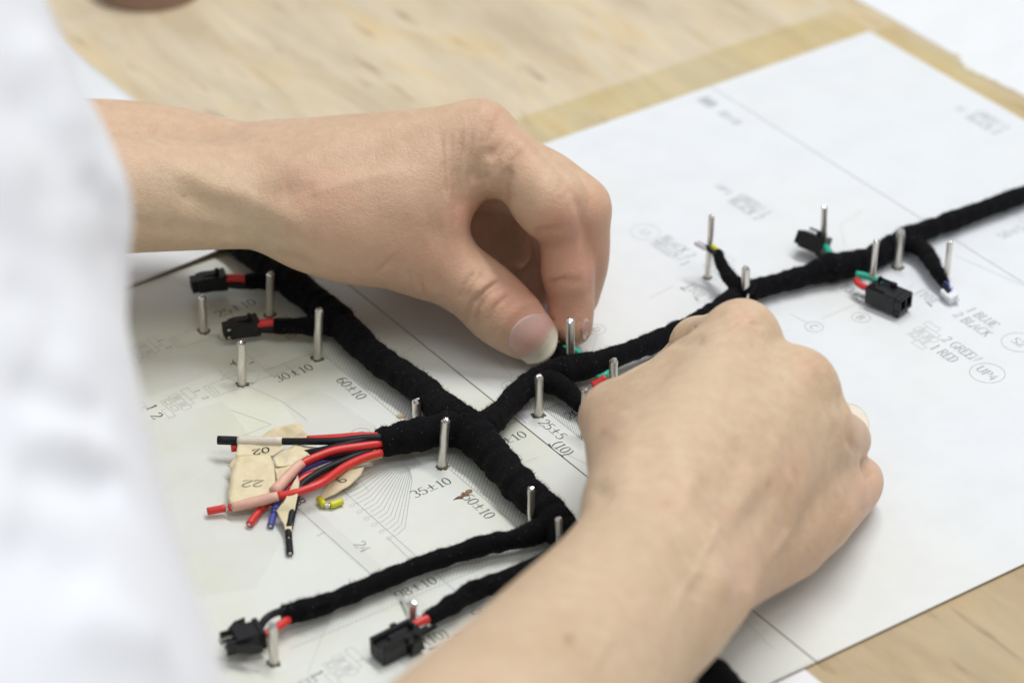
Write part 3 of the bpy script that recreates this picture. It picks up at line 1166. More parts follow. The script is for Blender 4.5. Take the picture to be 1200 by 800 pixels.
BROAD_L = [
    (0.6, 3.6, [(581, 404), (585, 388), (597, 370), (613, 356), (630, 351), (646, 366), (656, 380)]), (0.4, 3.6, [(582, 402), (600, 419), (616, 429)]),
    (0.9, 9, [(199, 192), (256, 222), (292, 231)]), (0.8, 9, [(280, 228), (320, 248), (355, 268)]),
    (-1.1, 10, [(205, 222), (250, 246), (290, 256)]), (-0.9, 10, [(330, 228), (372, 226)]),
    (0.8, 9, [(320, 212), (380, 176), (450, 150), (540, 134)]),
    (-0.8, 12, [(350, 200), (430, 188), (500, 180)]),
    (0.6, 8, [(340, 190), (300, 178), (230, 172)]),
    (-1.0, 6, [(322, 298), (345, 306), (362, 313)]),
    (1.0, 10, [(562, 122), (584, 136)]), (0.6, 7, [(600, 158), (618, 172)]),
    (-1.4, 5, [(555, 216), (562, 190), (578, 172)]), (-0.7, 7, [(545, 250), (541, 205), (545, 165)]),
    (0.7, 4, [(571, 180), (573, 205), (572, 228)]),
    (-1.5, 4.5, [(590, 238), (590, 215), (597, 198)]),
    (-0.8, 3.2, [(606, 156), (640, 182), (662, 208), (678, 240), (688, 285), (692, 345)]), (-0.3, 6, [(676, 240)]),
    (0.6, 12, [(632, 215)]), (-0.9, 4, [(624, 280), (640, 273), (660, 266)]),
    (0.5, 9, [(650, 298)]), (-0.6, 3.5, [(639, 338), (660, 331), (686, 329)]), (0.4, 10, [(662, 360)]),
    (0.7, 9, [(550, 330), (575, 345)]), (-0.5, 9, [(500, 318), (515, 340)]),
    (-0.5, 5, [(150, 262), (220, 268), (292, 277)]), (0.4, 5, [(150, 274), (220, 279), (300, 285)]),
    (0.5, 14, [(470, 240)]), (-0.7, 12, [(500, 272), (520, 268)]),
]
FINE_L = [
    (-0.5, 2.2, [(592, 324), (570, 340), (552, 356), (543, 376)]), (-0.55, 2.2, [(590, 332), (572, 347), (560, 362), (553, 383)]),
    (-0.35, 2.0, [(557, 318), (545, 334), (537, 352)]), (-0.3, 2, [(567, 318), (553, 336), (545, 352)]),
    (-0.3, 2.0, [(598, 344), (580, 360), (571, 380)]), (-0.35, 2.0, [(581, 330), (565, 346), (556, 358)]),
    (-0.3, 2.2, [(528, 158), (530, 200), (533, 245)]), (-0.3, 2.2, [(517, 156), (520, 200), (524, 232)]),
    (-0.35, 2.2, [(541, 155), (536, 200), (536, 262)]), (-0.3, 2.2, [(554, 152), (548, 190), (548, 225)]),
    (-0.25, 2.4, [(566, 158), (557, 185), (553, 212)]), (-0.25, 2.4, [(555, 212), (566, 209), (574, 205)]),
    (-0.2, 2.4, [(590, 166), (572, 186), (566, 200)]), (-0.18, 2.4, [(600, 168), (586, 184), (580, 204)]),
    (-0.25, 2.0, [(612, 176), (600, 190), (594, 204)]), (-0.25, 2, [(578, 150), (570, 170)]),
    (-0.08, 2.4, [(650, 226), (662, 214)]), (-0.08, 2.4, [(655, 236), (668, 224)]),
    (-0.3, 1.8, [(628, 270), (645, 267)]), (-0.25, 1.8, [(642, 332), (664, 326)]),
    (-0.25, 2, [(462, 300), (440, 322)]),
    (-0.3, 2, [(330, 300), (345, 306), (356, 310)]), (-0.25, 2, [(490, 322), (498, 350)]), (-0.2, 2, [(478, 316), (484, 342)]),
    (0.12, 4, [(330, 240), (400, 215), (470, 200)]),
]
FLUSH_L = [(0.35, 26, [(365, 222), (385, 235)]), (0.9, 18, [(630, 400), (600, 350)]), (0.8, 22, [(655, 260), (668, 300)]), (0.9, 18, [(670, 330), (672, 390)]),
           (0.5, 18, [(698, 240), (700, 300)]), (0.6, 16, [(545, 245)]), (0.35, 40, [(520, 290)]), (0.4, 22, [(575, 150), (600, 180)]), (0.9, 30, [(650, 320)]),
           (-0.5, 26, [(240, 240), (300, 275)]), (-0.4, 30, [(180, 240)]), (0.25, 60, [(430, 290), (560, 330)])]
BROAD_R = [
    (1.1, 13, [(868, 378), (872, 385)]), (0.9, 12, [(948, 432)]), (0.6, 10, [(972, 492)]),
    (0.9, 9, [(800, 600), (832, 500), (862, 410)]), (-0.9, 14, [(850, 590), (885, 500), (905, 430)]),
    (0.8, 9, [(850, 620), (895, 530), (935, 465)]), (-1.1, 11, [(870, 630), (912, 560), (945, 490)]),
    (0.7, 6, [(906, 655), (935, 605), (946, 555), (936, 515)]), (-0.8, 8, [(925, 640), (962, 580), (985, 540)]),
    (0.5, 6, [(885, 590), (905, 545), (912, 505)]),
    (-1.0, 16, [(800, 665), (830, 640), (860, 628)]), (1.2, 13, [(846, 682)]), (-0.8, 12, [(815, 700), (825, 672)]), (-0.7, 10, [(872, 690), (868, 660)]),
    (0.7, 16, [(710, 510), (730, 480)]), (-0.9, 16, [(752, 470), (765, 520), (755, 570)]), (-0.9, 9, [(694, 572), (715, 585)]),
    (-1.0, 5, [(783, 398), (806, 402), (826, 396)]), (0.5, 8, [(800, 386)]), (-0.6, 8, [(920, 392), (912, 412)]),
    (-1.0, 3, [(984, 452), (988, 480), (996, 520), (1010, 533)]), (-0.5, 5, [(1011, 534), (1000, 575), (985, 610)]),
]
FINE_R = [
    (-0.2, 2, [(852, 372), (868, 366), (885, 370)]), (-0.2, 2, [(852, 382), (872, 377), (892, 382)]), (-0.2, 2, [(935, 425), (955, 424), (968, 434)]),
    (-0.25, 2, [(800, 380), (815, 384)]), (0.25, 3.5, [(820, 660), (850, 600), (880, 560), (884, 520)]), (0.22, 3.5, [(790, 720), (800, 690), (840, 640)]),
    (0.3, 3.5, [(900, 660), (925, 620), (930, 580), (922, 550)]), (-0.2, 2, [(1015, 560), (1024, 552)]), (-0.2, 2, [(1008, 600), (1020, 592)]),
    (0.25, 3, [(690, 790), (730, 720), (742, 670)]),
]
FLUSH_R = [(0.6, 18, [(1022, 565), (1015, 600)]), (0.35, 18, [(868, 372)]), (0.35, 16, [(950, 428)]), (0.35, 16, [(1004, 510)]), (0.5, 7, [(782, 590)]), (0.5, 6, [(853, 601)]),
           (0.4, 40, [(960, 650), (900, 690)]), (0.35, 26, [(930, 560)]), (-0.5, 26, [(790, 480), (840, 430)]), (-0.3, 40, [(740, 640)]), (0.3, 30, [(700, 500)])]
MOLE = [(1.0, 3.2, [(667, 748)]), (0.5, 1.6, [(216, 229)]), (0.25, 2.5, [(782, 590)])]


def D_(px, py, dep, r):
    """a body point by photo pixel and distance from the lens (mm)"""
    d = FWD + (px - 600) / FPX * np.array([1.0, 0, 0]) + (400 - py) / FPX * UPV
    return ((CAM + d * dep * 0.001) * 1000, r)


vs_, fs_, flush_shade_, mole_, off = [], [], [], [], 0
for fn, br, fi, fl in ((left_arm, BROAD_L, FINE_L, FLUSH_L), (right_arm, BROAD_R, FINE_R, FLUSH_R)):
    V, F = fn().mesh()
    V = smooth_mesh(V, F, 2)
    V = sculpt(V, F, br)
    V = smooth_mesh(V, F, 1)
    V, F = subdivide(V, F)
    V = smooth_mesh(V, F, 2)
    V = sculpt(V, F, [(a * 1.9, s_, p_) for a, s_, p_ in fi])
    V[:, 2] = np.maximum(V[:, 2], 0.25)
    vs_.append(V)
    fs_.append(F + off)
    flush_shade_.append(paint(V, fl) * 0.75 + (0.20 if fn is left_arm else 0.0))  # extra tone on the left arm paints in the shade of the body
    mole_.append(paint(V, MOLE))
    off += len(V)
# upper arms and trunk, inside the shirt
F_ = Field((-480, -560, -60), (60, 120, 620), 5.0)
F_.chain([((-222, 22, 62), 22), ((-262, 10, 76), 26), ((-300, -110, 190), 38), ((-290, -210, 330), 52)], 10)
F_.chain([(np.array([-14., -322., 84.]), 22), (np.array([-50., -420., 98.]), 26), (np.array([-150., -440., 190.]), 34), (np.array([-230., -400., 330.]), 48)], 10)
F_.chain([((-290, -300, 100), 66), ((-290, -300, 300), 80), ((-285, -300, 440), 55), ((-280, -290, 540), 45)], 30)
V, F = F_.mesh()
V = smooth_mesh(V, F, 3)
vs_.append(V)
fs_.append(F + off)
flush_shade_.append(np.zeros(len(V)))
mole_.append(np.zeros(len(V)))
V = np.vstack(vs_) * 0.001
F = np.vstack(fs_)


def fast_mesh(name, V, F, m):
    me = bpy.data.meshes.new(name)
    me.vertices.add(len(V))
    me.vertices.foreach_set('co', V.astype(np.float32).ravel())
    me.loops.add(F.size)
    me.loops.foreach_set('vertex_index', F.astype(np.int32).ravel())
    me.polygons.add(len(F))
    me.polygons.foreach_set('loop_start', np.arange(0, F.size, 4, dtype=np.int32))
    me.polygons.foreach_set('use_smooth', np.ones(len(F), bool))
    me.update(calc_edges=True)
    me.materials.append(m)
    return me


m_skin, nt, b = mat('skin')
tc = N(nt, 'TexCoord')
n1 = N(nt, 'TexNoise', Scale=34.0, Detail=5.0, Roughness=0.6)
n2 = N(nt, 'TexNoise', Scale=260.0, Detail=4.0, Roughness=0.65)
for n_ in (n1, n2):
    nt.links.new(tc.outputs['Object'], n_.inputs['Vector'])
base = ramp(nt, n1.outputs['Fac'], [(0.3, (0.625, 0.465, 0.31)), (0.5, (0.67, 0.51, 0.35)), (0.72, (0.68, 0.50, 0.352))])
fine = ramp(nt, n2.outputs['Fac'], [(0.33, (0.90, 0.85, 0.82)), (0.66, (1.0, 1.0, 1.0))])
c0 = mix(nt, 1.0, base.outputs[0], fine.outputs[0], 'MULTIPLY')
at_ = N(nt, 'Attribute', attribute_name='flush_and_shade')
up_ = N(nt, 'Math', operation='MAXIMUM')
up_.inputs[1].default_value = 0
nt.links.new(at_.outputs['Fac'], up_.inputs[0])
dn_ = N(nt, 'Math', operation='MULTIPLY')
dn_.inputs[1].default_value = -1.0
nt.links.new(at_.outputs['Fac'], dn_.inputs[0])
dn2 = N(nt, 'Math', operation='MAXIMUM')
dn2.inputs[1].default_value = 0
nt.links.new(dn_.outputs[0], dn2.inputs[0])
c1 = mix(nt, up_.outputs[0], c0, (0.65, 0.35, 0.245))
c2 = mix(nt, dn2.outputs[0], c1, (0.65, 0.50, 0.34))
am = N(nt, 'Attribute', attribute_name='mole')
c3 = mix(nt, am.outputs['Fac'], c2, (0.36, 0.19, 0.11))
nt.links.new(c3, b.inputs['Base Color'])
b.inputs['Roughness'].default_value = 0.47
b.inputs['Specular IOR Level'].default_value = 0.38
b.inputs['Subsurface Weight'].default_value = 0.22
b.inputs['Subsurface Radius'].default_value = (1.0, 0.42, 0.25)
b.inputs['Subsurface Scale'].default_value = 0.003
vo = N(nt, 'TexVoronoi', Scale=900.0)
nt.links.new(tc.outputs['Object'], vo.inputs['Vector'])
n3 = N(nt, 'TexNoise', Scale=420.0, Detail=5.0)
nt.links.new(tc.outputs['Object'], n3.inputs['Vector'])
ad = N(nt, 'Math', operation='ADD')
nt.links.new(vo.outputs['Distance'], ad.inputs[0])
nt.links.new(n3.outputs['Fac'], ad.inputs[1])
vo2 = N(nt, 'TexVoronoi', Scale=1250.0, feature='DISTANCE_TO_EDGE')
nt.links.new(tc.outputs['Object'], vo2.inputs['Vector'])
cr = ramp(nt, vo2.outputs['Distance'], [(0.0, (0, 0, 0)), (0.16, (1, 1, 1))])
ad2 = N(nt, 'Math', operation='MULTIPLY_ADD')
ad2.inputs[1].default_value = 0.55
nt.links.new(cr.outputs[0], ad2.inputs[0])
nt.links.new(ad.outputs[0], ad2.inputs[2])
bump(nt, ad2.outputs[0], b, 0.42, 0.00022)

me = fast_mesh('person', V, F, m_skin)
for nm, arr in (('flush_and_shade', np.concatenate(flush_shade_)), ('mole', np.concatenate(mole_))):
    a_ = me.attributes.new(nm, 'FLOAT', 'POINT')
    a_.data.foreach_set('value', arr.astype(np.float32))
person = bpy.data.objects.new('person', me)
col.objects.link(person)
tag(person, 'person in a white shirt with both bare hands working on the black wiring', 'person')

# fast lookup of the skin surface for the nails
near = np.flatnonzero((V[F[:, 0], 0] > -0.03) & (V[F[:, 0], 0] < 0.13) & (V[F[:, 0], 2] < 0.12))
used, inv = np.unique(F[near], return_inverse=True)
skin_tree = BVHTree.FromPolygons([Vector(v) for v in V[used]], inv.reshape(-1, 4).tolist())


def cast(px, py):
    d = Vector(FWD + (px - 600) / FPX * np.array([1.0, 0, 0]) + (400 - py) / FPX * UPV).normalized()
    h = skin_tree.ray_cast(Vector(CAM), d)
    return (np.array(h[0]), np.array(h[1])) if h[0] is not None else (None, None)


# nail: pinkish plate turning ivory past the fingertip
m_nail, nt, b = mat('nail')
uvn = N(nt, 'UVMap')
sx = N(nt, 'SeparateXYZ')
nt.links.new(uvn.outputs[0], sx.inputs[0])
nz = N(nt, 'TexNoise', Scale=9.0, Detail=3.0)
nt.links.new(uvn.outputs[0], nz.inputs['Vector'])
s1 = N(nt, 'Math', operation='MULTIPLY_ADD')
s1.inputs[1].default_value = 0.10
nt.links.new(nz.outputs['Fac'], s1.inputs[0])
nt.links.new(sx.outputs['Y'], s1.inputs[2])
rp = ramp(nt, s1.outputs[0], [(0.02, (0.68, 0.50, 0.46)), (0.14, (0.66, 0.42, 0.365)), (0.62, (0.65, 0.38, 0.315)), (0.77, (0.68, 0.52, 0.41)), (0.81, (0.72, 0.66, 0.52)), (1.0, (0.66, 0.62, 0.48))])
nt.links.new(rp.outputs[0], b.inputs['Base Color'])
b.inputs['Roughness'].default_value = 0.4
b.inputs['Subsurface Weight'].default_value = 0.15
b.inputs['Subsurface Scale'].default_value = 0.002
wv = N(nt, 'TexNoise', Scale=40.0)
mp = N(nt, 'Mapping')
mp.inputs['Scale'].default_value = (1.0, 0.06, 1.0)
nt.links.new(uvn.outputs[0], mp.inputs['Vector'])
nt.links.new(mp.outputs[0], wv.inputs['Vector'])
bump(nt, wv.outputs['Fac'], b, 0.5, 0.0003)


def nail(corners, label, grow=0.12, lift=0.35, nu=15, nv=19):
    """corners in the photo: base-left, base-right, tip-right, tip-left; the plate follows the finger and overhangs its tip"""
    bl, br_, tr, tl = [np.array(c, float) for c in corners]
    P = np.zeros((nv, nu, 3))
    last = None
    for i in range(nv):
        t = i / (nv - 1)
        for j in range(nu):
            s = j / (nu - 1)
            q = (bl * (1 - s) + br_ * s) * (1 - t) + (tl * (1 - s) + tr * s) * t
            # rounded base and rounded free edge
            cx = abs(2 * s - 1)
            ax = ((tl + tr) - (bl + br_)) * 0.5
            q = q + ax * ((1 - t) * 0.30 * cx ** 2.4 - t * 0.26 * cx ** 2.2)
            p, n_ = cast(*q)
            if p is None:
                p, n_ = (np.nan * np.ones(3), None)
            P[i, j] = p if n_ is None else p + n_ * lift * 0.001
    # fill rays that missed from the rows before them
    for i in range(nv):
        for j in range(nu):
            if np.isnan(P[i, j, 0]):
                P[i, j] = 2 * P[i - 1, j] - P[i - 2, j] if i > 1 and not np.isnan(P[i - 2, j, 0]) else P[i - 1, j]
    # straighten along the plate so that the overhang leaves the skin
    for j in range(nu):
        ctrl = P[:, j].copy()
        k0 = int(nv * 0.6)
        tan = (ctrl[k0] - ctrl[k0 - 6]) / 6
        for i in range(k0, nv):
            w_ = ((i - k0) / (nv - 1 - k0))
            P[i, j] = ctrl[i] * (1 - w_) + (ctrl[k0] + tan * (i - k0) * (1 + grow)) * w_
    for _ in range(3):
        P[1:-1] = 0.5 * P[1:-1] + 0.25 * (P[:-2] + P[2:])
        P[:, 1:-1] = 0.5 * P[:, 1:-1] + 0.25 * (P[:, :-2] + P[:, 2:])
    F2 = [(i * nu + j, i * nu + j + 1, (i + 1) * nu + j + 1, (i + 1) * nu + j) for i in range(nv - 1) for j in range(nu - 1)]
    o = link_mesh('fingernail', P.reshape(-1, 3), F2, m_nail, person)
    uv = o.data.uv_layers.new(name='UVMap')
    for l in o.data.loops:
        i, j = divmod(l.vertex_index, nu)
        uv.data[l.index].uv = (j / (nu - 1), i / (nv - 1))
    # make the plate face the lens side, then give it thickness
    nrm = o.data.polygons[len(F2) // 2].normal
    if nrm.dot(Vector(CAM) - o.data.vertices[0].co) < 0:
        o.data.flip_normals()
    sm = o.modifiers.new('thick', 'SOLIDIFY')
    sm.thickness = 0.0006
    sm.offset = -0.6
    if label:
        o['label'] = label
    return o


nail([(585, 395), (629, 357), (661, 394), (627, 434)], 'broad thumbnail with a long ivory free edge')
nail([(681, 377), (690, 369), (687, 397), (682, 401)], 'narrow nail seen edge on at the side of the index finger', nu=7, nv=11)

# the pale nail that shows past the curled finger of the near hand
nv_, nu_ = 9, 17
P = np.zeros((nv_, nu_, 3))
for j in range(nu_):
    a = R(100) - R(120) * j / (nu_ - 1)
    for i in range(nv_):
        r_ = (5.2 + 2.6 * math.sin(math.pi * min(1, j / (nu_ - 1) * 0.9 + 0.1)) ** 0.6 * i / (nv_ - 1)) * 4.6
        q = at(986 + r_ * math.cos(a), 507 - r_ * 1.05 * math.sin(a), 21.5 - 0.8 * (i / (nv_ - 1)) ** 2)
        P[i, j] = q
o = link_mesh('fingernail', P.reshape(-1, 3), [(i * nu_ + j, i * nu_ + j + 1, (i + 1) * nu_ + j + 1, (i + 1) * nu_ + j) for i in range(nv_ - 1) for j in range(nu_ - 1)], None, person)
m_iv = plain('ivory_nail', (0.80, 0.73, 0.62), 0.35, var=0.05, scale=200)
o.data.materials.append(m_iv)
sm = o.modifiers.new('thick', 'SOLIDIFY')
sm.thickness = 0.0008
o['label'] = 'pale ivory nail rim showing beyond a curled finger'

# ------------------------------------------------------------------ the white shirt
S = Field((-440, -560, -60), (20, 130, 560), 4.0)
S.chain([D_(-470, -260, 620, 71), D_(-404, 20, 617, 71), D_(-342, 118, 613, 70), D_(-256, 228, 610, 69), D_(-276, 400, 604, 69), D_(-255, 560, 592, 71), D_(-224, 760, 575, 71), D_(-180, 980, 556, 75)], 10)
S.chain([((-290, -300, 60), 80), ((-290, -300, 300), 95), ((-280, -300, 420), 85)], 30)
S.chain([((-226, 18, 64), 32), ((-264, 8, 80), 34), ((-304, -110, 192), 50), ((-292, -210, 330), 70)], 20)
S.chain([((-40, -405, 96), 34), ((-100, -432, 145), 46), ((-155, -440, 190), 52), ((-235, -400, 330), 68)], 20)
V, F = S.mesh()
V = smooth_mesh(V, F, 3)
FOLDS_ALL = [(-3, 16, [(100, 200), (135, 250), (140, 330)]), (3.5, 12, [(140, 190), (152, 235), (150, 290)]),
         (-4.5, 20, [(20, 540), (80, 560), (190, 575)]), (4, 16, [(30, 500), (120, 520), (190, 540)]),
         (-5, 22, [(0, 620), (60, 650), (110, 690)]), (4, 22, [(60, 720), (140, 740), (220, 760)]),
         (-4, 18, [(10, 440), (60, 470), (140, 500)]), (-3, 18, [(40, 100), (70, 180), (60, 260)]), (3, 16, [(60, 40), (95, 100), (110, 160)]),
         (-3, 16, [(0, 330), (50, 360), (70, 420)])]
V = sculpt(V, F, [(a * 0.8, s_, p_) for a, s_, p_ in FOLDS_ALL])
V, F = subdivide(V, F)
V = smooth_mesh(V, F, 3)
# let the sleeve's outline swell at the elbow fold and fall away to the shoulder
X_, Y_ = proj(V * 0.001)
ys_ = np.arange(-60, 900, 20.0)
ed_ = np.array([X_[np.abs(Y_ - q) < 12].max() for q in ys_])
tg_ = np.interp(ys_, [-60, 0, 20, 40, 80, 118, 175, 230, 280, 320, 390, 450, 540, 630, 710, 770, 800, 900], [40, 56, 70, 77, 90, 106, 140, 157, 155, 150, 154, 166, 186, 211, 241, 262, 270, 300])
df_ = np.convolve(np.pad(tg_ - ed_, 2, mode='edge'), np.ones(5) / 5, 'valid')
sh_ = np.interp(Y_, ys_, df_) * np.clip((X_ + 500) / 300, 0, 1)
V[:, 0] += sh_ * ((V * 0.001 - CAM) @ FWD) / FPX * 1000
m_shirt, nt, b = mat('white_cotton')
tc = N(nt, 'TexCoord')
nz = N(nt, 'TexNoise', Scale=40.0, Detail=4.0)
nt.links.new(tc.outputs['Object'], nz.inputs['Vector'])
rp = ramp(nt, nz.outputs['Fac'], [(0.3, (0.75, 0.765, 0.815)), (0.7, (0.78, 0.795, 0.835))])
nt.links.new(rp.outputs[0], b.inputs['Base Color'])
b.inputs['Roughness'].default_value = 0.9
b.inputs['Sheen Weight'].default_value = 0.2
bump(nt, nz.outputs['Fac'], b, 0.2, 0.003)
me = fast_mesh('shirt', V * 0.001, F, m_shirt)
shirt = bpy.data.objects.new('shirt', me)
col.objects.link(shirt)
shirt.parent = person


# ------------------------------------------------------------------ steel pins driven through the drawing
m_pin, nt, b = mat('nickel_pin')
tc = N(nt, 'TexCoord')
nz = N(nt, 'TexNoise', Scale=700.0, Detail=4.0)
mp = N(nt, 'Mapping')
mp.inputs['Scale'].default_value = (1, 1, 0.25)
nt.links.new(tc.outputs['Object'], mp.inputs['Vector'])
nt.links.new(mp.outputs[0], nz.inputs['Vector'])
rp = ramp(nt, nz.outputs['Fac'], [(0.3, (0.60, 0.57, 0.50)), (0.6, (0.76, 0.73, 0.67))])
nt.links.new(rp.outputs[0], b.inputs['Base Color'])
b.inputs['Metallic'].default_value = 0.85
b.inputs['Roughness'].default_value = 0.34
bump(nt, nz.outputs['Fac'], b, 0.25, 0.0002)
m_tip = plain('cut_steel', (0.74, 0.73, 0.72), 0.16, metal=1.0, var=0.1, scale=900)
m_grime_shade = plain('pin_grime_shade', (0.10, 0.09, 0.06), 0.8, var=0.4, scale=900)

PINS = [
    ((237, 349), (239, 388), 'short steel pin left of the lower two-hole black plug'),
    ((283, 402), (284, 450), 'steel pin standing alone below the lower two-hole black plug'),
    ((317, 322), (316, 369), 'steel pin beside the taped end of the uppermost short branch'),
    ((374, 364), (372, 420), 'steel pin right of the printed 30±10 in front of a taped branch'),
    ((488, 470), (489, 499), 'dark shiny pin behind the taped stub, left of the crossing'),
    ((522, 493), (518, 546), 'tall steel pin in front of the crossing of the harness'),
    ((632, 442), (631, 486), 'steel pin in the bend of the branch that runs to the right'),
    ((668, 376), (669, None), 'steel pin right beside the pinching index fingertip'),
    ((719, 423), (717, None), 'steel pin sticking up just above the near hand thumb side'),
    ((686, 458), (685, None), 'short steel pin touching the left side of the near hand'),
    ((622, 573), (618, None), 'thin steel pin in the fork of the lower branch'),
    ((655, 608), (653, None), 'thin steel pin close to the near forearm'),
    ((483, 707), (482, 738), 'steel pin behind the lower plug with the channel'),
    ((319, 733), (321, 776), 'pale blunt pin in front of the lower left plug'),
    ((834, 254), (829, 325), 'tall thin pin with a black and yellow wire looped round it'),
    ((874, 315), (868, None), 'thick short pin just behind the knuckles of the near hand'),
    ((966, 243), (965, 300), 'tall pin at the plug on the far side of the harness'),
    ((1027, 283), (1020, 346), 'tall pin behind the red wire of the right hand plug'),
    ((1056, 271), (1052, 313), 'thick pin in front of the fork at the right'),
    ((1113, 285), (1108, 339), 'rightmost tall pin, at the white connector'),
]


def make_pin(top, base, label):
    if base[1] is None:
        T_ = at(top[0], top[1], 19.0 if top[0] == 668 else 15.0)
        B_ = np.array([T_[0] + 0.0003, T_[1], 0.0])
    else:
        B_ = at(base[0], base[1], 0.0)
        a0, a1 = at(top[0], top[1], 0.0), at(top[0], top[1], 10.0)
        z = 10.0 * (B_[1] - a0[1]) / (a1[1] - a0[1])
        T_ = at(top[0], top[1], z)
    T_ = T_ + (T_ - B_) * 0.0
    L = np.linalg.norm(T_ - B_)
    thin = base[0] in (618, 653, 829, 965, 1020, 1108)
    r_ = 0.00092 if thin else 0.00124
    d = (T_ - B_) / L
    nrings = 7
    path = np.array([B_ - d * 0.0004 + (T_ - B_ + d * 0.0004) * k / (nrings - 1) for k in range(nrings)])
    bend = rng.normal(0, 0.00005, (nrings, 3))
    bend[:, 2] = 0
    bend[0] = 0
    path = path + bend
    rad = r_ * (1 + rng.normal(0, 0.02, nrings))
    rad[0] *= 1.08
    V, F = tube_arrays(path, rad, 14, cap=False)
    pin = link_mesh('steel_pin', V, F, m_pin)
    tag(pin, label, 'pin', 'steel pins standing in the drawing')
    # snipped head: faceted wedge
    bm = bmesh.new()
    Tt, Nn, Bb = frames(path)
    rimv = [bm.verts.new(v) for v in V[-14:]]
    a = rng.uniform(0, math.pi)
    ridge = Nn[-1] * math.cos(a) + Bb[-1] * math.sin(a)
    cross = np.cross(ridge, d)
    mid = []
    for v in V[-14:]:
        q = v - path[-1]
        along, off_ = q @ ridge, q @ cross
        mid.append(bm.verts.new(path[-1] + ridge * along * 0.82 + cross * off_ * 0.55 + d * r_ * (0.45 + 0.18 * rng.random())))
    for k in range(14):
        bm.faces.new((rimv[k], rimv[(k + 1) % 14], mid[(k + 1) % 14], mid[k]))
    half = 7
    c_ = bm.verts.new(path[-1] + d * r_ * 0.72)
    for k in range(14):
        bm.faces.new((mid[k], mid[(k + 1) % 14], c_))
    bmesh.ops.recalc_face_normals(bm, faces=bm.faces[:])
    bm_obj('pin_head', bm, m_tip, pin, smooth=False)
    # ring of grime and torn film at the paper, darkened to paint a contact shadow
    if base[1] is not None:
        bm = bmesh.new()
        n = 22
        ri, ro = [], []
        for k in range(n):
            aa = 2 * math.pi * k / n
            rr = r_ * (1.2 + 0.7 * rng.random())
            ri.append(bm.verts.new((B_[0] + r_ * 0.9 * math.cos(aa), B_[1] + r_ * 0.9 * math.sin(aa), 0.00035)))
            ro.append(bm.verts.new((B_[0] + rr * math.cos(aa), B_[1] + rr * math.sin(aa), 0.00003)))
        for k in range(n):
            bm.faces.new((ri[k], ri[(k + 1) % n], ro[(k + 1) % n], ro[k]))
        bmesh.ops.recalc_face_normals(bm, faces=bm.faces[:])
        bm_obj('grime_shade_ring', bm, m_grime_shade, pin, smooth=True)
    return pin


for top, base, lb in PINS:
    make_pin(top, base, lb)


# ------------------------------------------------------------------ the wiring harness
m_cloth, nt, b = mat('black_cloth_tape')
tc = N(nt, 'TexCoord')
uvn = N(nt, 'UVMap')
wv = N(nt, 'TexWave', Scale=1.0, Distortion=0.6)
wv.inputs['Detail'].default_value = 2.0
mp = N(nt, 'Mapping')
mp.inputs['Scale'].default_value = (900, 900, 1)
nt.links.new(uvn.outputs[0], mp.inputs['Vector'])
nz = N(nt, 'TexNoise', Scale=1500.0, Detail=4.0, Roughness=0.7)
nt.links.new(tc.outputs['Object'], nz.inputs['Vector'])
n2 = N(nt, 'TexNoise', Scale=160.0, Detail=3.0)
nt.links.new(tc.outputs['Object'], n2.inputs['Vector'])
rp = ramp(nt, nz.outputs['Fac'], [(0.35, (0.0022, 0.0022, 0.003)), (0.62, (0.005, 0.005, 0.0065)), (0.82, (0.022, 0.022, 0.026))])
rq = ramp(nt, n2.outputs['Fac'], [(0.3, (0.7, 0.7, 0.7)), (0.7, (1.2, 1.2, 1.25))])
cl = mix(nt, 1.0, rp.outputs[0], rq.outputs[0], 'MULTIPLY')
nt.links.new(cl, b.inputs['Base Color'])
b.inputs['Roughness'].default_value = 0.75
b.inputs['Specular IOR Level'].default_value = 0.10
b.inputs['Sheen Weight'].default_value = 0.02
b.inputs['Sheen Roughness'].default_value = 0.5
bump(nt, nz.outputs['Fac'], b, 0.9, 0.0006)
m_fuzz = plain('tape_fuzz', (0.012, 0.012, 0.014), 1.0, spec=0.0)
m_plastic = plain('black_plastic', (0.011, 0.011, 0.013), 0.3, spec=0.35, var=0.2, scale=600)
m_red = plain('red_wire', (0.66, 0.035, 0.03), 0.36, var=0.08)
m_blk = plain('black_wire', (0.008, 0.009, 0.013), 0.5, spec=0.3, var=0.2)
m_blue = plain('blue_wire', (0.07, 0.08, 0.34), 0.38, var=0.1)
m_grn = plain('green_wire', (0.02, 0.40, 0.27), 0.38, var=0.1)
m_yel = plain('yellow_wire', (0.62, 0.60, 0.03), 0.4, var=0.1)
m_bare = plain('tinned_copper', (0.75, 0.72, 0.66), 0.25, metal=1.0, var=0.1, scale=900)
m_dark = plain('socket_dark', (0.004, 0.004, 0.004), 0.6)

harness = empty('wiring_harness', at(545, 505, 0))
tag(harness, 'black cloth-taped wiring harness with branches and small plugs laid over the drawing', 'wiring harness')
FUZZ_V, FUZZ_F = [], []
LINT_V, LINT_F = [], []


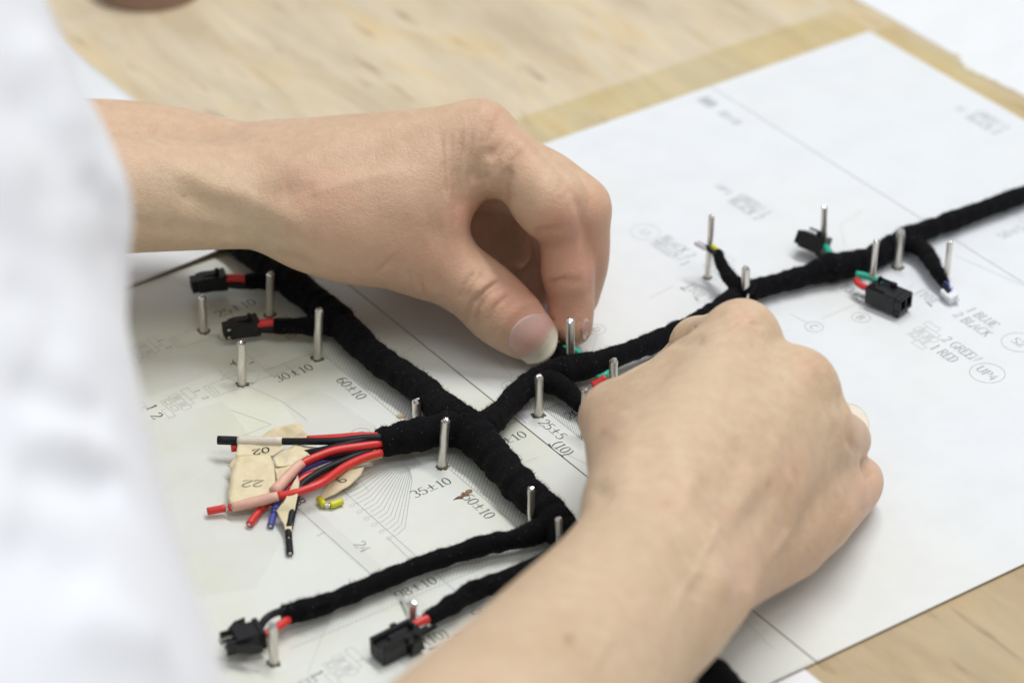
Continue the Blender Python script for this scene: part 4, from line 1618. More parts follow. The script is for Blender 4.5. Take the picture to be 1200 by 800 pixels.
def taped(pts, label=None, name='taped_branch', n=None, seg_=22, wob=0.17, fuzz=True, ends=True, pitch=4.2):
    """cloth-wrapped run: (px, py, z mm, radius mm) along its centre; overlapping turns of tape"""
    P = [at(p_[0], p_[1], p_[2]) for p_ in pts]
    Rr = [p_[3] * 0.001 for p_ in pts]
    L = sum(np.linalg.norm(b_ - a_) for a_, b_ in zip(P, P[1:]))
    n = n or max(24, int(L / 0.0006))
    path, rad = resample(P, Rr, n)
    s = np.concatenate([[0], np.cumsum(np.linalg.norm(np.diff(path, axis=0), axis=1))])
    a = np.linspace(0, 2 * np.pi, seg_, endpoint=False)
    ph = rng.uniform(0, 6)
    disp = np.zeros((n, seg_))
    for i in range(n):
        turn = ((s[i] * 1000 / pitch + 0.9 * noise.noise(Vector((s[i] * 130, ph, 0))) + a / (2 * np.pi) + ph) % 1.0)
        step = np.where(turn < 0.12, turn / 0.12, 1 - (turn - 0.12) / 0.88 * 0.9)
        disp[i] = 0.055 * (0.6 + 0.8 * noise.noise(Vector((s[i] * 210, ph, 4)))) * (step - 0.5)
        q = path[i] * 300
        base = noise.noise(Vector(q)) * wob
        for j in range(seg_):
            disp[i, j] += base + 0.05 * noise.noise(Vector((q[0] * 1.3 + 3 * math.cos(a[j]), q[1] * 1.3 + 3 * math.sin(a[j]), q[2] + ph)))
            disp[i, j] += 0.045 * noise.noise(Vector((q[0] * 5 + 5 * math.cos(a[j]), q[1] * 5 + 5 * math.sin(a[j]), ph)))
    V, F = tube_arrays(path, rad, seg_, True, 1.0, disp)
    V[:, 2] = np.maximum(V[:, 2], 0.00015)
    o = link_mesh(name, V, F, m_cloth, harness)
    if label:
        o['label'] = label
    if fuzz:
        T_, N_, B_ = frames(path)
        m = int(L * 1000 * 55)
        for _ in range(m):
            i = rng.integers(0, n - 1)
            j = rng.integers(0, seg_)
            p0 = V[i * seg_ + j]
            out = math.cos(a[j]) * N_[i] + math.sin(a[j]) * B_[i]
            if out[2] < -0.6:
                continue
            d = out + rng.normal(0, 0.7, 3)
            d /= np.linalg.norm(d)
            ln = 0.0003 + 0.0010 * rng.random() ** 2
            sd = np.cross(d, rng.normal(0, 1, 3))
            sd /= np.linalg.norm(sd)
            w_ = 0.000036
            k = len(FUZZ_V)
            bend = p0 + d * ln * 0.55 + rng.normal(0, 0.00008, 3)
            FUZZ_V.extend([p0 + sd * w_, p0 - sd * w_, bend - sd * w_, bend + sd * w_, p0 + d * ln + rng.normal(0, 0.0002, 3)])
            FUZZ_F.extend([(k, k + 1, k + 2, k + 3), (k + 3, k + 2, k + 4)])
            if rng.random() < 0.03:             # specks of pale lint caught in the cloth
                d2 = np.cross(out, rng.normal(0, 1, 3))
                d2 /= np.linalg.norm(d2)
                s2 = np.cross(out, d2)
                q0 = p0 + out * 0.00012
                ln2, w2 = rng.uniform(0.00012, 0.0005), 0.00004
                k2 = len(LINT_V)
                LINT_V.extend([q0 + s2 * w2, q0 - s2 * w2, q0 + d2 * ln2 - s2 * w2, q0 + d2 * ln2 + s2 * w2])
                LINT_F.append((k2, k2 + 1, k2 + 2, k2 + 3))
    return o


def wire(pts, m, name='wire', r_=0.95, label=None, parent=None, seg_=12):
    P = [at(p_[0], p_[1], p_[2]) for p_ in pts]
    rr = [(p_[3] if len(p_) > 3 else r_) * 0.001 for p_ in pts]
    L = sum(np.linalg.norm(b_ - a_) for a_, b_ in zip(P, P[1:]))
    path, rad = resample(P, rr, max(8, int(L / 0.001)))
    V, F = tube_arrays(path, rad, seg_)
    o = link_mesh(name, V, F, m, parent or harness)
    if label:
        o['label'] = label
    return o


# main loom: far run, crossing, near run
taped([(205, 225, 5, 4.2), (262, 272, 5, 4.2), (305, 303, 5.5, 4.2), (347, 335, 6, 4.6), (394, 374, 6, 4.7), (440, 418, 6, 4.1), (490, 453, 6, 4.3), (525, 486, 6.5, 5.2), (550, 503, 7, 5.6)],
      'thick taped run coming from under the far wrist', 'taped_trunk')
taped([(530, 492, 6.5, 5.4), (552, 506, 7, 5.8), (580, 536, 6, 4.8), (612, 572, 6, 4.6), (640, 598, 6, 5.0), (664, 628, 6, 4.8), (740, 700, 5.5, 4.3), (832, 786, 5, 4.0), (930, 880, 5, 4.0)],
      'thick taped run going under the near forearm', 'taped_trunk')
taped([(444, 519, 6.5, 3.9), (470, 513, 6.5, 4.3), (500, 507, 6.5, 4.7), (530, 502, 7, 5.4), (556, 504, 7, 5.4)], 'taped stub with the loose coloured wires')
taped([(546, 506, 7, 5.0), (572, 496, 6.5, 3.9), (590, 480, 6, 3.4), (610, 459, 6, 3.4), (636, 441, 6, 3.7), (664, 434, 6, 4.0), (692, 427, 6, 3.5), (740, 411, 6, 3.1), (790, 391, 6, 3.1), (835, 368, 6, 3.1), (866, 346, 4.6, 3.5), (882, 340, 4.4, 3.3),
       (915, 331, 4.2, 2.9), (945, 323, 4.4, 3.3), (968, 315, 4.8, 4.3), (990, 311, 4.8, 4.5), (1018, 304, 4.2, 3.5), (1044, 290, 4, 3.5), (1064, 279, 4, 3.6), (1085, 270, 4, 3.1), (1140, 250, 4, 2.9), (1200, 228, 4, 2.9), (1290, 195, 4, 2.9)],
      'long taped run to the right, passing under the near hand', 'taped_trunk')
# side branches
taped([(352, 336, 6, 4.0), (330, 330, 6, 3.0), (306, 329, 6, 2.5), (287, 330, 6, 2.3)], 'upper short branch at the left')
taped([(398, 377, 6, 4.2), (370, 381, 6, 3.0), (345, 382, 6, 2.5), (321, 382, 6, 2.2)], 'lower short branch at the left')
taped([(668, 612, 6, 4.4), (640, 619, 5.5, 3.6), (610, 630, 5, 2.9), (570, 638, 4.6, 2.7), (530, 650, 4, 2.5), (490, 663, 4, 2.5), (450, 679, 4, 2.6), (412, 695, 4, 2.5), (376, 709, 4.2, 2.8), (350, 716, 4.5, 2.8), (331, 721, 4.5, 2.4)],
      'long branch to the lower left plug')
taped([(690, 632, 5, 3.2), (655, 650, 5, 2.8), (620, 668, 4.5, 2.7), (585, 682, 4.5, 2.7), (556, 692, 4.5, 2.6), (530, 708, 4.5, 2.5), (500, 726, 4.5, 1.9)], 'branch to the plug with the channel')
taped([(628, 446, 6, 3.6), (650, 449, 6, 3.1), (668, 461, 5, 2.8), (681, 476, 4, 2.1)], 'stubby branch pointing at the near hand')
taped([(672, 428, 6, 3.0), (662, 417, 5, 2.2), (656, 408, 5, 2.0)], 'stubby branch held between thumb and index finger', fuzz=False)
taped([(880, 343, 6.5, 3.2), (860, 331, 7.5, 2.4), (846, 311, 9.5, 1.8), (841, 296, 10.5, 1.4)], 'thin branch with a black and a yellow wire')
taped([(1052, 284, 4.4, 3.0), (1072, 287, 4.6, 2.7), (1086, 298, 4.6, 2.5), (1098, 318, 4.5, 2.2), (1107, 333, 3.5, 1.7)], 'branch to the white connector')
# loose flap of tape on the lower branch
fl = [at(546, 697, 6), at(571, 686, 6), at(560, 678, 8.6), at(553, 683, 8.4), at(551, 690, 7.4)]
bm = bmesh.new()
bm.faces.new([bm.verts.new(p_) for p_ in fl])
o = bm_obj('tape_flap', bm, m_cloth, harness)
sm = o.modifiers.new('thick', 'SOLIDIFY')
sm.thickness = 0.0004
fl = [at(372, 710, 7), at(385, 703, 7), at(379, 698, 7.8), at(372, 701, 7.6)]
bm = bmesh.new()
bm.faces.new([bm.verts.new(p_) for p_ in fl])
o = bm_obj('tape_flap', bm, m_cloth, harness)
sm = o.modifiers.new('thick', 'SOLIDIFY')
sm.thickness = 0.0004


# ---- plugs -------------------------------------------------------
def frame_from(tail, nose, roll=0.0):
    t, n_ = np.array(at(*tail)), np.array(at(*nose))
    x = (n_ - t) / np.linalg.norm(n_ - t)
    z = np.array([0, 0, 1.0]) - x[2] * x
    z /= np.linalg.norm(z)
    y = np.cross(z, x)
    c_, s__ = math.cos(roll), math.sin(roll)
    y, z = y * c_ + z * s__, z * c_ - y * s__
    return t, x, y, z, np.linalg.norm(n_ - t) * 1000


def boxes_mesh(items, fr, bev=0.00018):
    """boxes (x0,x1,y0,y1,z0,z1) and side profiles [(x,z)...],y0,y1 in mm, bevelled and joined"""
    t, x, y, z, _ = fr
    out = bmesh.new()
    for it in items:
        bm = bmesh.new()
        if len(it) == 6:
            x0, x1, y0, y1, z0, z1 = it
            prof = [(x0, z0), (x1, z0), (x1, z1), (x0, z1)]
        else:
            prof, y0, y1 = it
        lo_ = [bm.verts.new(t + (x * p_[0] + y * y0 + z * p_[1]) * 0.001) for p_ in prof]
        hi_ = [bm.verts.new(t + (x * p_[0] + y * y1 + z * p_[1]) * 0.001) for p_ in prof]
        bm.faces.new(lo_)
        bm.faces.new(list(reversed(hi_)))
        k = len(prof)
        for i in range(k):
            bm.faces.new((lo_[(i + 1) % k], lo_[i], hi_[i], hi_[(i + 1) % k]))
        bmesh.ops.recalc_face_normals(bm, faces=bm.faces[:])
        if bev:
            bmesh.ops.bevel(bm, geom=bm.edges[:], offset=bev, segments=2, affect='EDGES', clamp_overlap=True)
        me_ = bpy.data.meshes.new('tmp')
        bm.to_mesh(me_)
        bm.free()
        out.from_mesh(me_)
        bpy.data.meshes.remove(me_)
    return out


def plug_two_hole(tail, nose, label, roll=0.0, bright=False):
    """flat two-way plug: stepped nose with two open cavities, belly wedge, latch nub on top"""
    fr = frame_from(tail, nose, roll)
    L = fr[4]
    k = L / 11.6
    prof = [(0, -2.75), (1.2 * k, -2.9), (5 * k, -2.3), (9.6 * k, -2.15), (9.6 * k, 2.2), (7.4 * k, 2.55), (1.4 * k, 2.1), (1.4 * k, 2.4), (0, 2.4)]
    body = bm_obj('plug', boxes_mesh([(prof, -2.5, 2.5)], fr), m_plastic, harness)
    body['label'] = label
    # nose: two square tubes one above the other
    nose_ = []
    for zc in (-0.95, 1.05):
        a0, a1 = 9.5 * k, 11.6 * k
        nose_ += [(a0, a1, -2.0, -1.55, zc - 0.98, zc + 0.98), (a0, a1, 1.55, 2.0, zc - 0.98, zc + 0.98),
                  (a0, a1, -1.56, 1.56, zc - 0.98, zc - 0.62), (a0, a1, -1.56, 1.56, zc + 0.62, zc + 0.98)]
    bm_obj('socket_nose', boxes_mesh(nose_, fr, 0.00008), m_plastic, body)
    bm_obj('contact', boxes_mesh([(9.4 * k, 10.9 * k, -0.9, 0.9, 0.75, 1.0), (9.4 * k, 10.9 * k, -0.9, 0.9, -1.2, -0.95)], fr, 0.00004), m_bare, body)
    win = [(9.9 * k, 11.3 * k, 1.98, 2.06, 0.45, 1.6), (9.9 * k, 11.3 * k, 1.98, 2.06, -1.55, -0.4)]
    bm_obj('cavity', boxes_mesh(win, fr, 0), m_dark, body)
    if bright:
        bm_obj('contact', boxes_mesh([(9.7 * k, 10.8 * k, 2.03, 2.12, 1.05, 1.62), (10.1 * k, 10.9 * k, 2.03, 2.12, -1.5, -1.0)], fr, 0.00003), m_bare, body)
    bm_obj('latch', boxes_mesh([(2.1 * k, 3.4 * k, -0.7, 0.7, 2.0, 4.0), (3.0 * k, 7.6 * k, -0.9, 0.9, 2.2, 2.75)], fr), m_plastic, body)
    return body


plug_two_hole((265, 326, 5.4), (224, 334, 4.9), 'upper of the two plugs at the left, nose to the left')
plug_two_hole((303, 379, 5.4), (262, 388, 4.9), 'lower of the two plugs at the left, two shiny contacts in its nose', bright=True)
wire([(291, 328, 6.4), (278, 326, 6.4), (264, 326, 6.2)], m_red, label='red wire into the upper left plug', r_=1.25)
wire([(291, 334, 5.0), (278, 334, 4.6), (264, 332, 4.4)], m_blk, label='black wire into the upper left plug', r_=1.2)
wire([(327, 378, 6.6), (316, 378, 6.6), (302, 379, 6.4)], m_red, label='red wire into the lower left plug', r_=1.3)
wire([(327, 386, 4.6), (316, 386, 4.6), (302, 385, 4.6)], m_blk, label='black wire into the lower left plug', r_=1.2)

# lower left plug: block with two bright pins and two swept latch arms
fr = frame_from((307, 741, 5.2), (264, 754, 5.0), 0.0)
body = bm_obj('plug', boxes_mesh([(0, 1.4, -3.6, 3.6, -2.4, 2.6), (1.4, 7.4, -3.1, 3.1, -2.2, 2.3), (7.2, 10.4, -2.9, -1.9, -2.0, 2.0), (7.2, 10.4, 1.9, 2.9, -2.0, 2.0), (7.2, 10.0, -0.5, 0.5, -2.0, 1.2)], fr), m_plastic, harness)
body['label'] = 'lower left plug with two bare pins and two latch arms'
for y_ in (-1.2, 1.2):
    bm_obj('contact', boxes_mesh([(7.3, 11.2, y_ - 0.45, y_ + 0.45, 0.1, 1.0)], fr, 0.0001), m_bare, body)
for sgn in (-1, 1):
    t, x, y, z, _ = fr
    pts = [(8.6, 2.6), (7.4, 4.2), (5.2, 6.0), (2.0, 6.4), (4.6, 5.0), (6.2, 3.4), (6.4, 2.6)]
    bm = bmesh.new()
    lo_ = [bm.verts.new(t + (x * a_ + y * sgn * b_ + z * -1.0) * 0.001) for a_, b_ in pts]
    hi_ = [bm.verts.new(t + (x * a_ + y * sgn * b_ + z * 1.4) * 0.001) for a_, b_ in pts]
    bm.faces.new(lo_)
    bm.faces.new(hi_)
    for i in range(len(pts)):
        bm.faces.new((lo_[i], lo_[(i + 1) % len(pts)], hi_[(i + 1) % len(pts)], hi_[i]))
    bmesh.ops.recalc_face_normals(bm, faces=bm.faces[:])
    bmesh.ops.bevel(bm, geom=bm.edges[:], offset=0.00012, segments=1, affect='EDGES')
    bm_obj('latch_arm', bm, m_plastic, body)
wire([(336, 714, 6.0), (322, 718, 7.2), (311, 725, 7.6), (304, 736, 6.2), (298, 742, 5.6)], m_blk, label='black wire arching into the lower left plug', r_=1.0)
wire([(338, 725, 4.6), (324, 735, 4.6), (308, 744, 4.6), (298, 748, 4.6)], m_red, label='red wire into the lower left plug', r_=1.15)

# plug with a channel in its top
fr = frame_from((487, 738, 4.4), (441, 761, 4.0), 0.0)
body = bm_obj('plug', boxes_mesh([(0, 12.2, -3.1, 3.1, -3.4, 1.0), (0, 12.2, -3.1, -1.5, 0.9, 2.2), (0, 12.2, 1.5, 3.1, 0.9, 2.2),
                                  ([(0.2, -3.2), (4.8, -3.2), (4.0, 0.6), (1.0, 0.6)], -4.5, -3.0), ([(0.2, -3.2), (4.8, -3.2), (4.0, 0.6), (1.0, 0.6)], 3.0, 4.5),
                                  (3.4, 5.2, 3.0, 4.3, 0.4, 2.4), (3.4, 5.2, -4.3, -3.0, 0.4, 2.0)], fr, 0.00022), m_plastic, harness)
body['label'] = 'plug with a channel along its top, by the near forearm'
bm_obj('latch', boxes_mesh([(-0.6, 8.2, -1.2, 1.2, 1.15, 1.75), (1.0, 2.0, -0.9, 0.9, 1.7, 3.6)], fr), m_plastic, body)
bm_obj('cavity', boxes_mesh([(12.1, 12.24, -2.1, -0.4, -1.6, 0.2), (12.1, 12.24, 0.4, 2.1, -1.6, 0.2)], fr, 0), m_dark, body)
wire([(508, 722, 5.0), (494, 727, 5.2), (484, 733, 4.8), (478, 738, 4.6)], m_red, label='red wire into the plug with a channel', r_=1.2)
wire([(510, 731, 3.4), (498, 738, 2.6), (486, 745, 2.6), (480, 747, 3.0)], m_blk, label='black wire into the plug with a channel', r_=1.1)

# right hand plug with two square holes
fr = frame_from((1021, 338, 4.6), (1062, 355, 4.6), 0.0)
L = fr[4]
body = bm_obj('plug', boxes_mesh([(0, L - 2.0, -3.4, 3.4, -3.4, 2.3), (L - 2.2, L, -3.4, 3.4, 1.5, 2.3), (L - 2.2, L, -3.4, 3.4, -3.0, -1.6), (L - 2.2, L, -3.4, -2.6, -1.7, 1.6), (L - 2.2, L, 2.6, 3.4, -1.7, 1.6), (L - 2.2, L, -0.4, 0.4, -1.7, 1.6),
                                  (L - 2.4, L - 0.8, -3.0, -1.8, -4.4, -2.8), (L - 2.4, L - 0.8, 1.6, 2.8, -4.4, -2.8)], fr, 0.0002), m_plastic, harness)
body['label'] = 'right hand plug with two square holes, on green and red wires'
bm_obj('latch', boxes_mesh([(1.0, 2.2, 1.4, 2.6, 2.0, 3.8), (1.0, 2.2, -2.0, -0.9, 2.0, 3.0), (5.6, 7.4, 1.2, 2.8, 2.0, 3.6), (1.2, 7.2, 1.8, 2.7, 2.9, 3.5), (0.6, 6.2, -2.9, -2.1, 2.1, 2.7)], fr), m_plastic, body)
bm_obj('cavity', boxes_mesh([(L - 2.05, L - 1.9, -2.6, -0.4, -1.6, 1.5), (L - 2.05, L - 1.9, 0.4, 2.6, -1.6, 1.5)], fr, 0), m_dark, body)
wire([(1003, 321, 6.2), (1012, 322.5, 6.2), (1024, 327, 6.2), (1034, 334, 6.0)], m_grn, label='green wire into the right hand plug', r_=1.0)
wire([(1003, 328, 5.2), (1008, 334, 5.0), (1018, 338, 5.0), (1027, 339.5, 5.0)], m_red, label='red wire into the right hand plug', r_=1.0)

# far side plug beyond the loom
fr = frame_from((968, 290, 4.6), (941, 279, 5.4), 0.5)
L = fr[4]
body = bm_obj('plug', boxes_mesh([(0, L, -3.1, 3.1, -2.6, 2.6), (L - 0.4, L + 1.6, -2.6, 2.6, -2.0, 2.2), (0, 1.4, -3.5, 3.5, -3.0, 3.0), ([(1.0, 2.5), (L * 0.5, 3.6), (L * 0.5, 2.5)], -1.5, 1.5)], fr, 0.00022), m_plastic, harness)
body['label'] = 'far side plug on a short green wire beyond the loom'
bm_obj('latch', boxes_mesh([(1.2, L - 1, -0.9, 0.9, 3.4, 4.0)], fr), m_plastic, body)
wire([(966, 288, 5.6), (971, 293, 6.6), (973, 302, 6.0), (976, 312, 5)], m_grn, label='green wire to the far side plug', r_=1.0)
wire([(958, 296, 3.6), (964, 303, 3.4), (972, 310, 4)], m_blk, label='black wire to the far side plug', r_=0.9)

# plug held by the finger tips
fr = frame_from((670, 420, 4.2), (651, 408, 4.2), 0.2)
body = bm_obj('plug', boxes_mesh([(0, 6.4, -2.6, 2.6, -2.4, 2.2), (4.6, 7.4, -2.2, 2.2, -1.8, 1.6)], fr), m_plastic, harness)
body['label'] = 'small plug pinched between thumb and index finger'
bm_obj('latch', boxes_mesh([(1.0, 5.0, -0.8, 0.8, 2.0, 2.8)], fr), m_plastic, body)
wire([(660, 408, 6.2), (668, 409, 6.6), (676, 411, 6.6), (682, 417, 6)], m_grn, label='green wire beside the pinching index finger', r_=0.95)
# wires at the thumb side of the near hand
wire([(700, 443, 5), (708, 440, 6), (714, 436, 6), (722, 434, 4)], m_grn, label='green wire end by the near thumb', r_=0.9)
wire([(694, 452, 4), (703, 447, 5), (710, 442, 6)], m_red, label='red wire end by the near thumb', r_=1.1)
wire([(678, 474, 4), (683, 478, 4), (688, 486, 3)], m_blue, label='blue wire beside the near hand', r_=0.8)
wire([(680, 478, 3.4), (683, 484, 3), (686, 492, 3)], m_blk, label='black wire beside the near hand', r_=0.8)
# wire ends at the tall far pin
wire([(846, 300, 10.4), (838, 291, 11), (833, 288.5, 11.5)], m_yel, label='yellow wire behind the tall far pin', r_=0.8)
wire([(846, 302, 10), (838, 297, 11), (831, 292.5, 11.6), (829, 289.5, 11.8), (828, 290.5, 12)], m_blk, label='black wire hooked round the tall far pin', r_=0.75)
m_clear = plain('clear_plastic', (0.80, 0.80, 0.82), 0.25, var=0.03)
fr = frame_from((829, 291, 12.0), (816, 284, 12.4), 0.3)
bm_obj('clear_sleeve', boxes_mesh([(0, fr[4], -1.1, 1.1, -0.7, -0.35), (0, fr[4], -1.1, -0.7, -0.7, 0.6), (0, fr[4], 0.7, 1.1, -0.7, 0.6)], fr, 0.0001), m_clear, harness)
# white connector
m_whp = plain('white_plastic', (0.80, 0.80, 0.84), 0.4, var=0.04)
fr = frame_from((1107, 338, 2.8), (1118, 350, 2.2), 0.25)
body = bm_obj('plug', boxes_mesh([(0, fr[4], -1.7, 1.7, -1.8, 0.5), (0.6, fr[4] - 0.8, -1.9, -0.9, 0.4, 1.2), (1.6, fr[4] + 0.8, 0.2, 1.5, -1.2, 0.0), (fr[4] - 1.2, fr[4] + 0.3, -1.5, 1.5, 0.3, 1.0)], fr, 0.0002), m_whp, harness)
body['label'] = 'small white connector at the far right branch'
bm_obj('latch', boxes_mesh([(0.8, 2.0, 0.7, 2.2, 0.2, 1.4)], fr), m_whp, body)
wire([(1103, 328, 4.4), (1111, 333, 4.4), (1114, 341, 3.2)], m_blue, label='blue wire into the white connector', r_=0.45)
wire([(1104, 333, 3.6), (1108, 338, 3.2), (1111, 343, 3)], m_blk, label='black wire into the white connector', r_=0.7)

# ---- the loose wire ends with masking tape flags -------------------------------
SLEEVE = [(0.62, 0.035, 0.03)]
wire([(447, 511, 8.6), (420, 511, 8.6), (395, 513, 8.2), (360, 515, 7.6)], m_red, label='red wire at the back of the bundle', r_=1.15)
wire([(447, 512, 9.4), (425, 513, 9.6), (395, 516.5, 9.4), (360, 517, 8.6), (331, 517, 7.4), (300, 517, 6.6), (279, 516.5, 6.2)], m_blk, label='uppermost black wire of the bundle', r_=1.0)
wire([(280, 516.4, 6.2), (272, 516, 6.1), (255, 515.5, 6.0)], m_blk, 'wire_end', r_=1.25, label='cut black wire end at the upper left')
wire([(447, 513, 8.6), (425, 516, 9.0), (400, 522, 8.6), (376, 528, 7.6), (350, 533, 6)], m_blk, label='black wire crossing below the uppermost one', r_=1.1)
wire([(447, 519, 7.8), (420, 523, 8.4), (392, 527.5, 8.6), (368, 536, 8.2), (353, 543, 7.8)], m_red, label='thick red wire in front', r_=1.12)
wire([(447, 522, 6.4), (415, 529, 6.2), (390, 536, 6.0), (365, 545, 5.6), (345, 557, 4.8), (330, 580, 3.4), (322, 597, 2.4)], m_blue, label='blue wire', r_=0.95)
wire([(447, 524, 6.2), (425, 531, 6.6), (402, 540, 6.6), (376, 552, 6.2), (352, 570, 5.2), (344, 596, 3.6), (339, 618, 2.4)], m_blk, label='black wire bending towards the front', r_=1.05)
wire([(447, 530, 5.8), (425, 537, 6.2), (402, 548, 6.4), (378, 565, 6.4), (350, 576, 6.0), (326, 581, 5.4)], m_red, label='lowest thick red wire', r_=1.15)
wire([(447, 526, 5.0), (420, 539, 4.8), (390, 550, 4.6), (360, 558, 4.2), (340, 572, 3.4), (310, 591, 2.4)], m_red, label='red wire under the bundle', r_=1.25)
wire([(447, 532, 4.8), (425, 539, 4.6), (405, 549, 4.0), (385, 566, 3.0)], m_yel, label='yellow wire under the bundle', r_=0.95)
wire([(447, 516, 8.4), (418, 519, 8.6), (390, 524, 8.0), (362, 531, 6.4)], m_blue, label='blue wire showing between black and red', r_=0.8)
wire([(447, 521, 7.0), (420, 528, 7.2), (396, 533, 6.8), (372, 540, 6.0), (352, 549, 5.0)], m_blk, label='thin black wire under the thick red one', r_=0.9)
wire([(447, 528, 5.6), (424, 533, 5.4), (400, 543, 5.2), (376, 556, 4.8), (352, 566, 4.2), (334, 574, 3.6)], m_red, label='thin red wire beside the lowest thick one', r_=0.95)
wire([(447, 529, 6.2), (430, 531, 6.3), (414, 536, 6.0), (396, 545, 5.0)], m_yel, label='yellow wire showing between black and red', r_=0.7)
# bare cut ends: insulation slug, bright strand, insulation tip
m_white_in = plain('wire_core', (0.7, 0.62, 0.55), 0.4, var=0.1)


def cut_end(p0, p1, p2, p3, m, r_, label):
    """insulation, a gap of bare strand, and the loose slug of insulation at the tip"""
    a = wire([p0, p1], m, 'wire_end', r_=r_, label=label)
    wire([p1, p2], m_bare, 'bare_strand', r_=r_ * 0.55, parent=a)
    wire([p2, p3], m, 'insulation_slug', r_=r_, parent=a)
    wire([(p3[0] * 1.0 - 0.01, p3[1], p3[2]), (p3[0] + (p3[0] - p2[0]) * 0.02, p3[1] + (p3[1] - p2[1]) * 0.02, p3[2])], m_white_in, 'wire_core', r_=r_ * 0.5, parent=a)


cut_end((276, 593, 3.0), (268, 594.5, 2.6), (264, 595, 2.4), (243, 599, 1.8), m_red, 1.05, 'cut red wire end at the lower left')
cut_end((318, 585, 2.8), (306, 596, 2.2), (304.5, 598, 2.0), (292, 614, 1.4), m_red, 1.05, 'cut red wire end pointing to the viewer')
cut_end((324, 590, 2.4), (321, 601, 1.8), (320.5, 603, 1.6), (317, 616, 1.1), m_blue, 0.95, 'cut blue wire end')
cut_end((338, 622, 2.2), (338.5, 630, 1.9), (338.7, 633, 1.7), (340, 648, 1.3), m_blk, 0.95, 'cut black wire end pointing to the viewer')
cut_end((374, 584, 1.4), (380, 592, 1.2), (387, 592, 1.2), (401, 587, 1.2), m_yel, 1.0, 'cut yellow wire end')
wire([(288, 523, 4.0), (271, 524.5, 4.2)], m_red, 'wire_end', r_=1.2, label='red wire stump at the upper left')

m_mask, nt, b = mat('masking_tape')
tc = N(nt, 'TexCoord')
n1 = N(nt, 'TexNoise', Scale=500.0, Detail=4.0)
n2 = N(nt, 'TexNoise', Scale=120.0, Detail=2.0)
for n_ in (n1, n2):
    nt.links.new(tc.outputs['Object'], n_.inputs['Vector'])
rp = ramp(nt, n2.outputs['Fac'], [(0.3, (0.77, 0.655, 0.42)), (0.7, (0.82, 0.72, 0.50))])
r2 = ramp(nt, n1.outputs['Fac'], [(0.3, (0.92, 0.92, 0.92)), (0.7, (1, 1, 1))])
nt.links.new(mix(nt, 1.0, rp.outputs[0], r2.outputs[0], 'MULTIPLY'), b.inputs['Base Color'])
b.inputs['Roughness'].default_value = 0.55
b.inputs['Subsurface Weight'].default_value = 0.12
b.inputs['Subsurface Scale'].default_value = 0.001
bump(nt, n1.outputs['Fac'], b, 0.6, 0.0003)
m_pinkt = plain('tape_over_red', (0.74, 0.44, 0.34), 0.5, var=0.1, scale=300)
m_sleeve = plain('tape_sleeve', (0.72, 0.66, 0.56), 0.5, var=0.1, scale=300)


def flag(pts, label, crumple=0.5, m=None, nseg=9):
    """folded masking tape: a filled outline (px, py, z), crumpled, with thickness"""
    pts3 = [np.array(at(*p_)) for p_ in pts]
    bm = bmesh.new()
    bm.faces.new([bm.verts.new(p_) for p_ in pts3])
    bmesh.ops.triangulate(bm, faces=bm.faces[:])
    bmesh.ops.subdivide_edges(bm, edges=bm.edges[:], cuts=3, use_grid_fill=True)
    bmesh.ops.subdivide_edges(bm, edges=bm.edges[:], cuts=1, use_grid_fill=True)
    for v in bm.verts:
        q = v.co * 260
        v.co.z += crumple * 0.001 * noise.noise(q) + 0.25 * crumple * 0.001 * noise.noise(q * 3)
        v.co.x += 0.15 * crumple * 0.001 * noise.noise(q * 3 + Vector((5, 1, 2)))
        v.co.z = max(v.co.z, 0.0003)
    bmesh.ops.recalc_face_normals(bm, faces=bm.faces[:])
    o = bm_obj('tape_flag', bm, m or m_mask, harness, smooth=True)
    sm_ = o.modifiers.new('thick', 'SOLIDIFY')
    sm_.thickness = 0.00025
    o['label'] = label
    return o


f02 = flag([(279, 520, 6.2), (331, 519, 7.2), (333, 525, 6.6), (318, 534, 5.4), (300, 533, 5.0), (276, 534, 5.0)], 'tape flag marked 02 wrapped on the black wire', 0.35)
flag([(300, 513, 5.0), (330, 499, 8.0), (352, 495, 9.4), (356, 503, 8.2), (364, 513, 6.2), (340, 517, 6.0)], 'tape flag standing up behind the uppermost black wire', 0.7)
f22 = flag([(278, 534, 6.0), (316, 531, 6.6), (321, 545, 6.6), (324, 581, 5.6), (300, 590, 4.4), (271, 596, 3.2), (267, 584, 3.8), (271, 552, 5.2)], 'broad tape flag marked 22', 0.45)
flag([(320, 534, 6.4), (345, 519, 8.0), (360, 522, 7.6), (376, 526, 6.8), (362, 536, 6.6), (345, 544, 6.4), (324, 546, 6.4)], 'crumpled tape flag beside the thick red wire', 1.4)
flag([(322, 546, 5.8), (346, 543, 6.4), (338, 556, 6.0), (326, 572, 5.6)], 'small crumpled tape flag behind the broad one', 1.2)
flag([(349, 556, 9.0), (351, 566, 7.6), (345, 600, 4.0), (341, 624, 2.6), (335, 625, 2.4), (333, 616, 2.8), (324, 598, 3.6), (332, 588, 5.2)], 'pointed tape flag hanging in front of the bundle', 0.45)
f9 = flag([(427, 547, 4.4), (423, 557, 3.2), (409, 570, 2.2), (393, 579, 1.6), (373, 587, 1.2), (379, 575, 2.6), (386, 567, 3.4), (407, 551, 5.0)], 'tape flag marked 9 beside the yellow wire end', 0.4)
flag([(282, 596, 1.6), (326, 593, 2.2), (330, 586, 2.4), (300, 588, 2.2)], 'tape flag lying flat under the broad one', 0.4)
flag([(267, 545, 3.6), (276, 535, 4.6), (274, 552, 4.2)], 'small corner of tape at the left of the broad flag', 0.4)
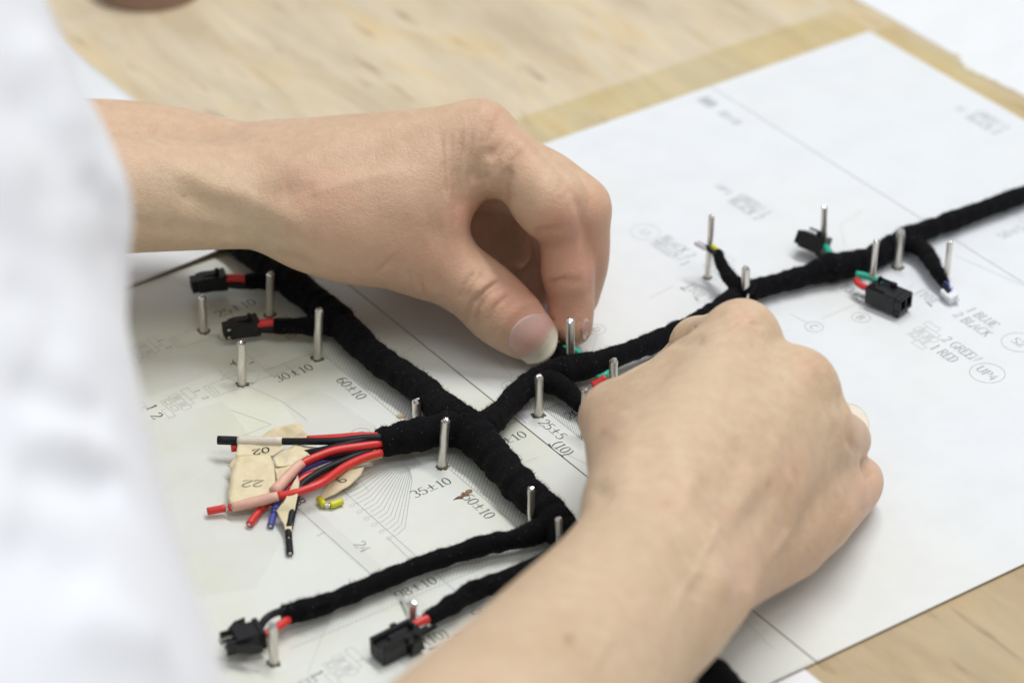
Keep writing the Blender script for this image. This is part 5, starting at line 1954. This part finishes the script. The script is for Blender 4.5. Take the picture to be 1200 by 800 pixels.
# tape wound tight on wires
wire([(331, 517, 7.4, 1.35), (300, 517, 6.6, 1.5), (279, 516.5, 6.2, 1.4)], m_sleeve, 'tape_wrap', label='pale tape wound round the uppermost black wire')
wire([(354, 542.5, 7.8, 1.3), (346, 549, 7.4, 1.42), (334, 562, 6.6, 1.6), (321, 576, 6.0, 1.6)], m_pinkt, 'tape_wrap', label='pale pink tape wound round the thick red wire')
wire([(326, 581, 5.4, 1.35), (310, 585, 4.8, 1.5), (290, 590, 4.0, 1.5), (272, 594, 3.2, 1.25)], m_pinkt, 'tape_wrap', label='pale pink tape wound round the lowest red wire')


def scribble(obj_, s, px, py, z, cap, slant, m, ang):
    """handwriting laid on a tape flag"""
    c = np.array(at(px, py, z))
    ex = np.array([math.cos(R(ang)), math.sin(R(ang)), 0.0])
    ey = np.array([-math.sin(R(ang)), math.cos(R(ang)), 0.28])
    V, F = [], []
    dg = bpy.context.evaluated_depsgraph_get()
    x0 = -0.3 * len(s)
    for ch in s:
        for st in G_[ch][1]:
            pts = [(x0 + q[0], q[1] - 0.5) for q in st]
            ribbon(V, F, pts, lambda d: 0.10, lambda q: c + (ex * (q[0] + slant * q[1]) + ey * q[1]) * cap * 0.001)
        x0 += G_[ch][0]
    # settle the strokes on the tape
    tree = BVHTree.FromObject(obj_, dg)
    out = []
    for v in V:
        h = tree.ray_cast(Vector(CAM), (Vector(v) - Vector(CAM)).normalized())
        if h[0] is None:
            out.append(v)
        else:
            d_ = (Vector(CAM) - h[0]).normalized()
            out.append(np.array(h[0] + d_ * 0.00018))
    o = link_mesh('handwriting', out, F, m, obj_, smooth=False)
    return o


m_marker = plain('marker_black', (0.03, 0.025, 0.02), 0.6)
m_pencil = plain('marker_grey', (0.30, 0.27, 0.22), 0.6)
m_ochre = plain('marker_brown', (0.16, 0.09, 0.03), 0.6)
bpy.context.view_layer.update()
scribble(f02, '02', 306, 528, 6.0, 4.2, 0.2, m_marker, 200)
scribble(f22, '22', 296, 566, 5.4, 5.0, 0.1, m_pencil, 182)
scribble(f9, '9', 400, 562, 3.2, 4.0, 0.0, m_ochre, 215)

fz = link_mesh('tape_fuzz', FUZZ_V, FUZZ_F, m_fuzz, harness, smooth=False)
fz['kind'] = 'stuff'
lt = link_mesh('tape_lint', LINT_V, LINT_F, plain('lint_grey', (0.16, 0.16, 0.17), 0.9), harness, smooth=False)
lt['kind'] = 'stuff'

# two clear plastic slivers behind the plug with a channel
m_cl2, nt, b = mat('clear_sliver')
b.inputs['Base Color'].default_value = (0.95, 0.95, 0.97, 1)
b.inputs['Roughness'].default_value = 0.12
b.inputs['Transmission Weight'].default_value = 0.35
P = [at(470, 699, 1.2), at(484, 713, 3.0), at(496, 725, 3.2), at(503, 734, 3.6)]
path, rad = resample(P, [0.0004, 0.0006, 0.0006, 0.0007], 16)
V, F = tube_arrays(path, rad, 8)
tag(link_mesh('plastic_sliver', V, F, m_cl2), 'white plastic sliver leaning behind the plug with a channel', 'sliver')
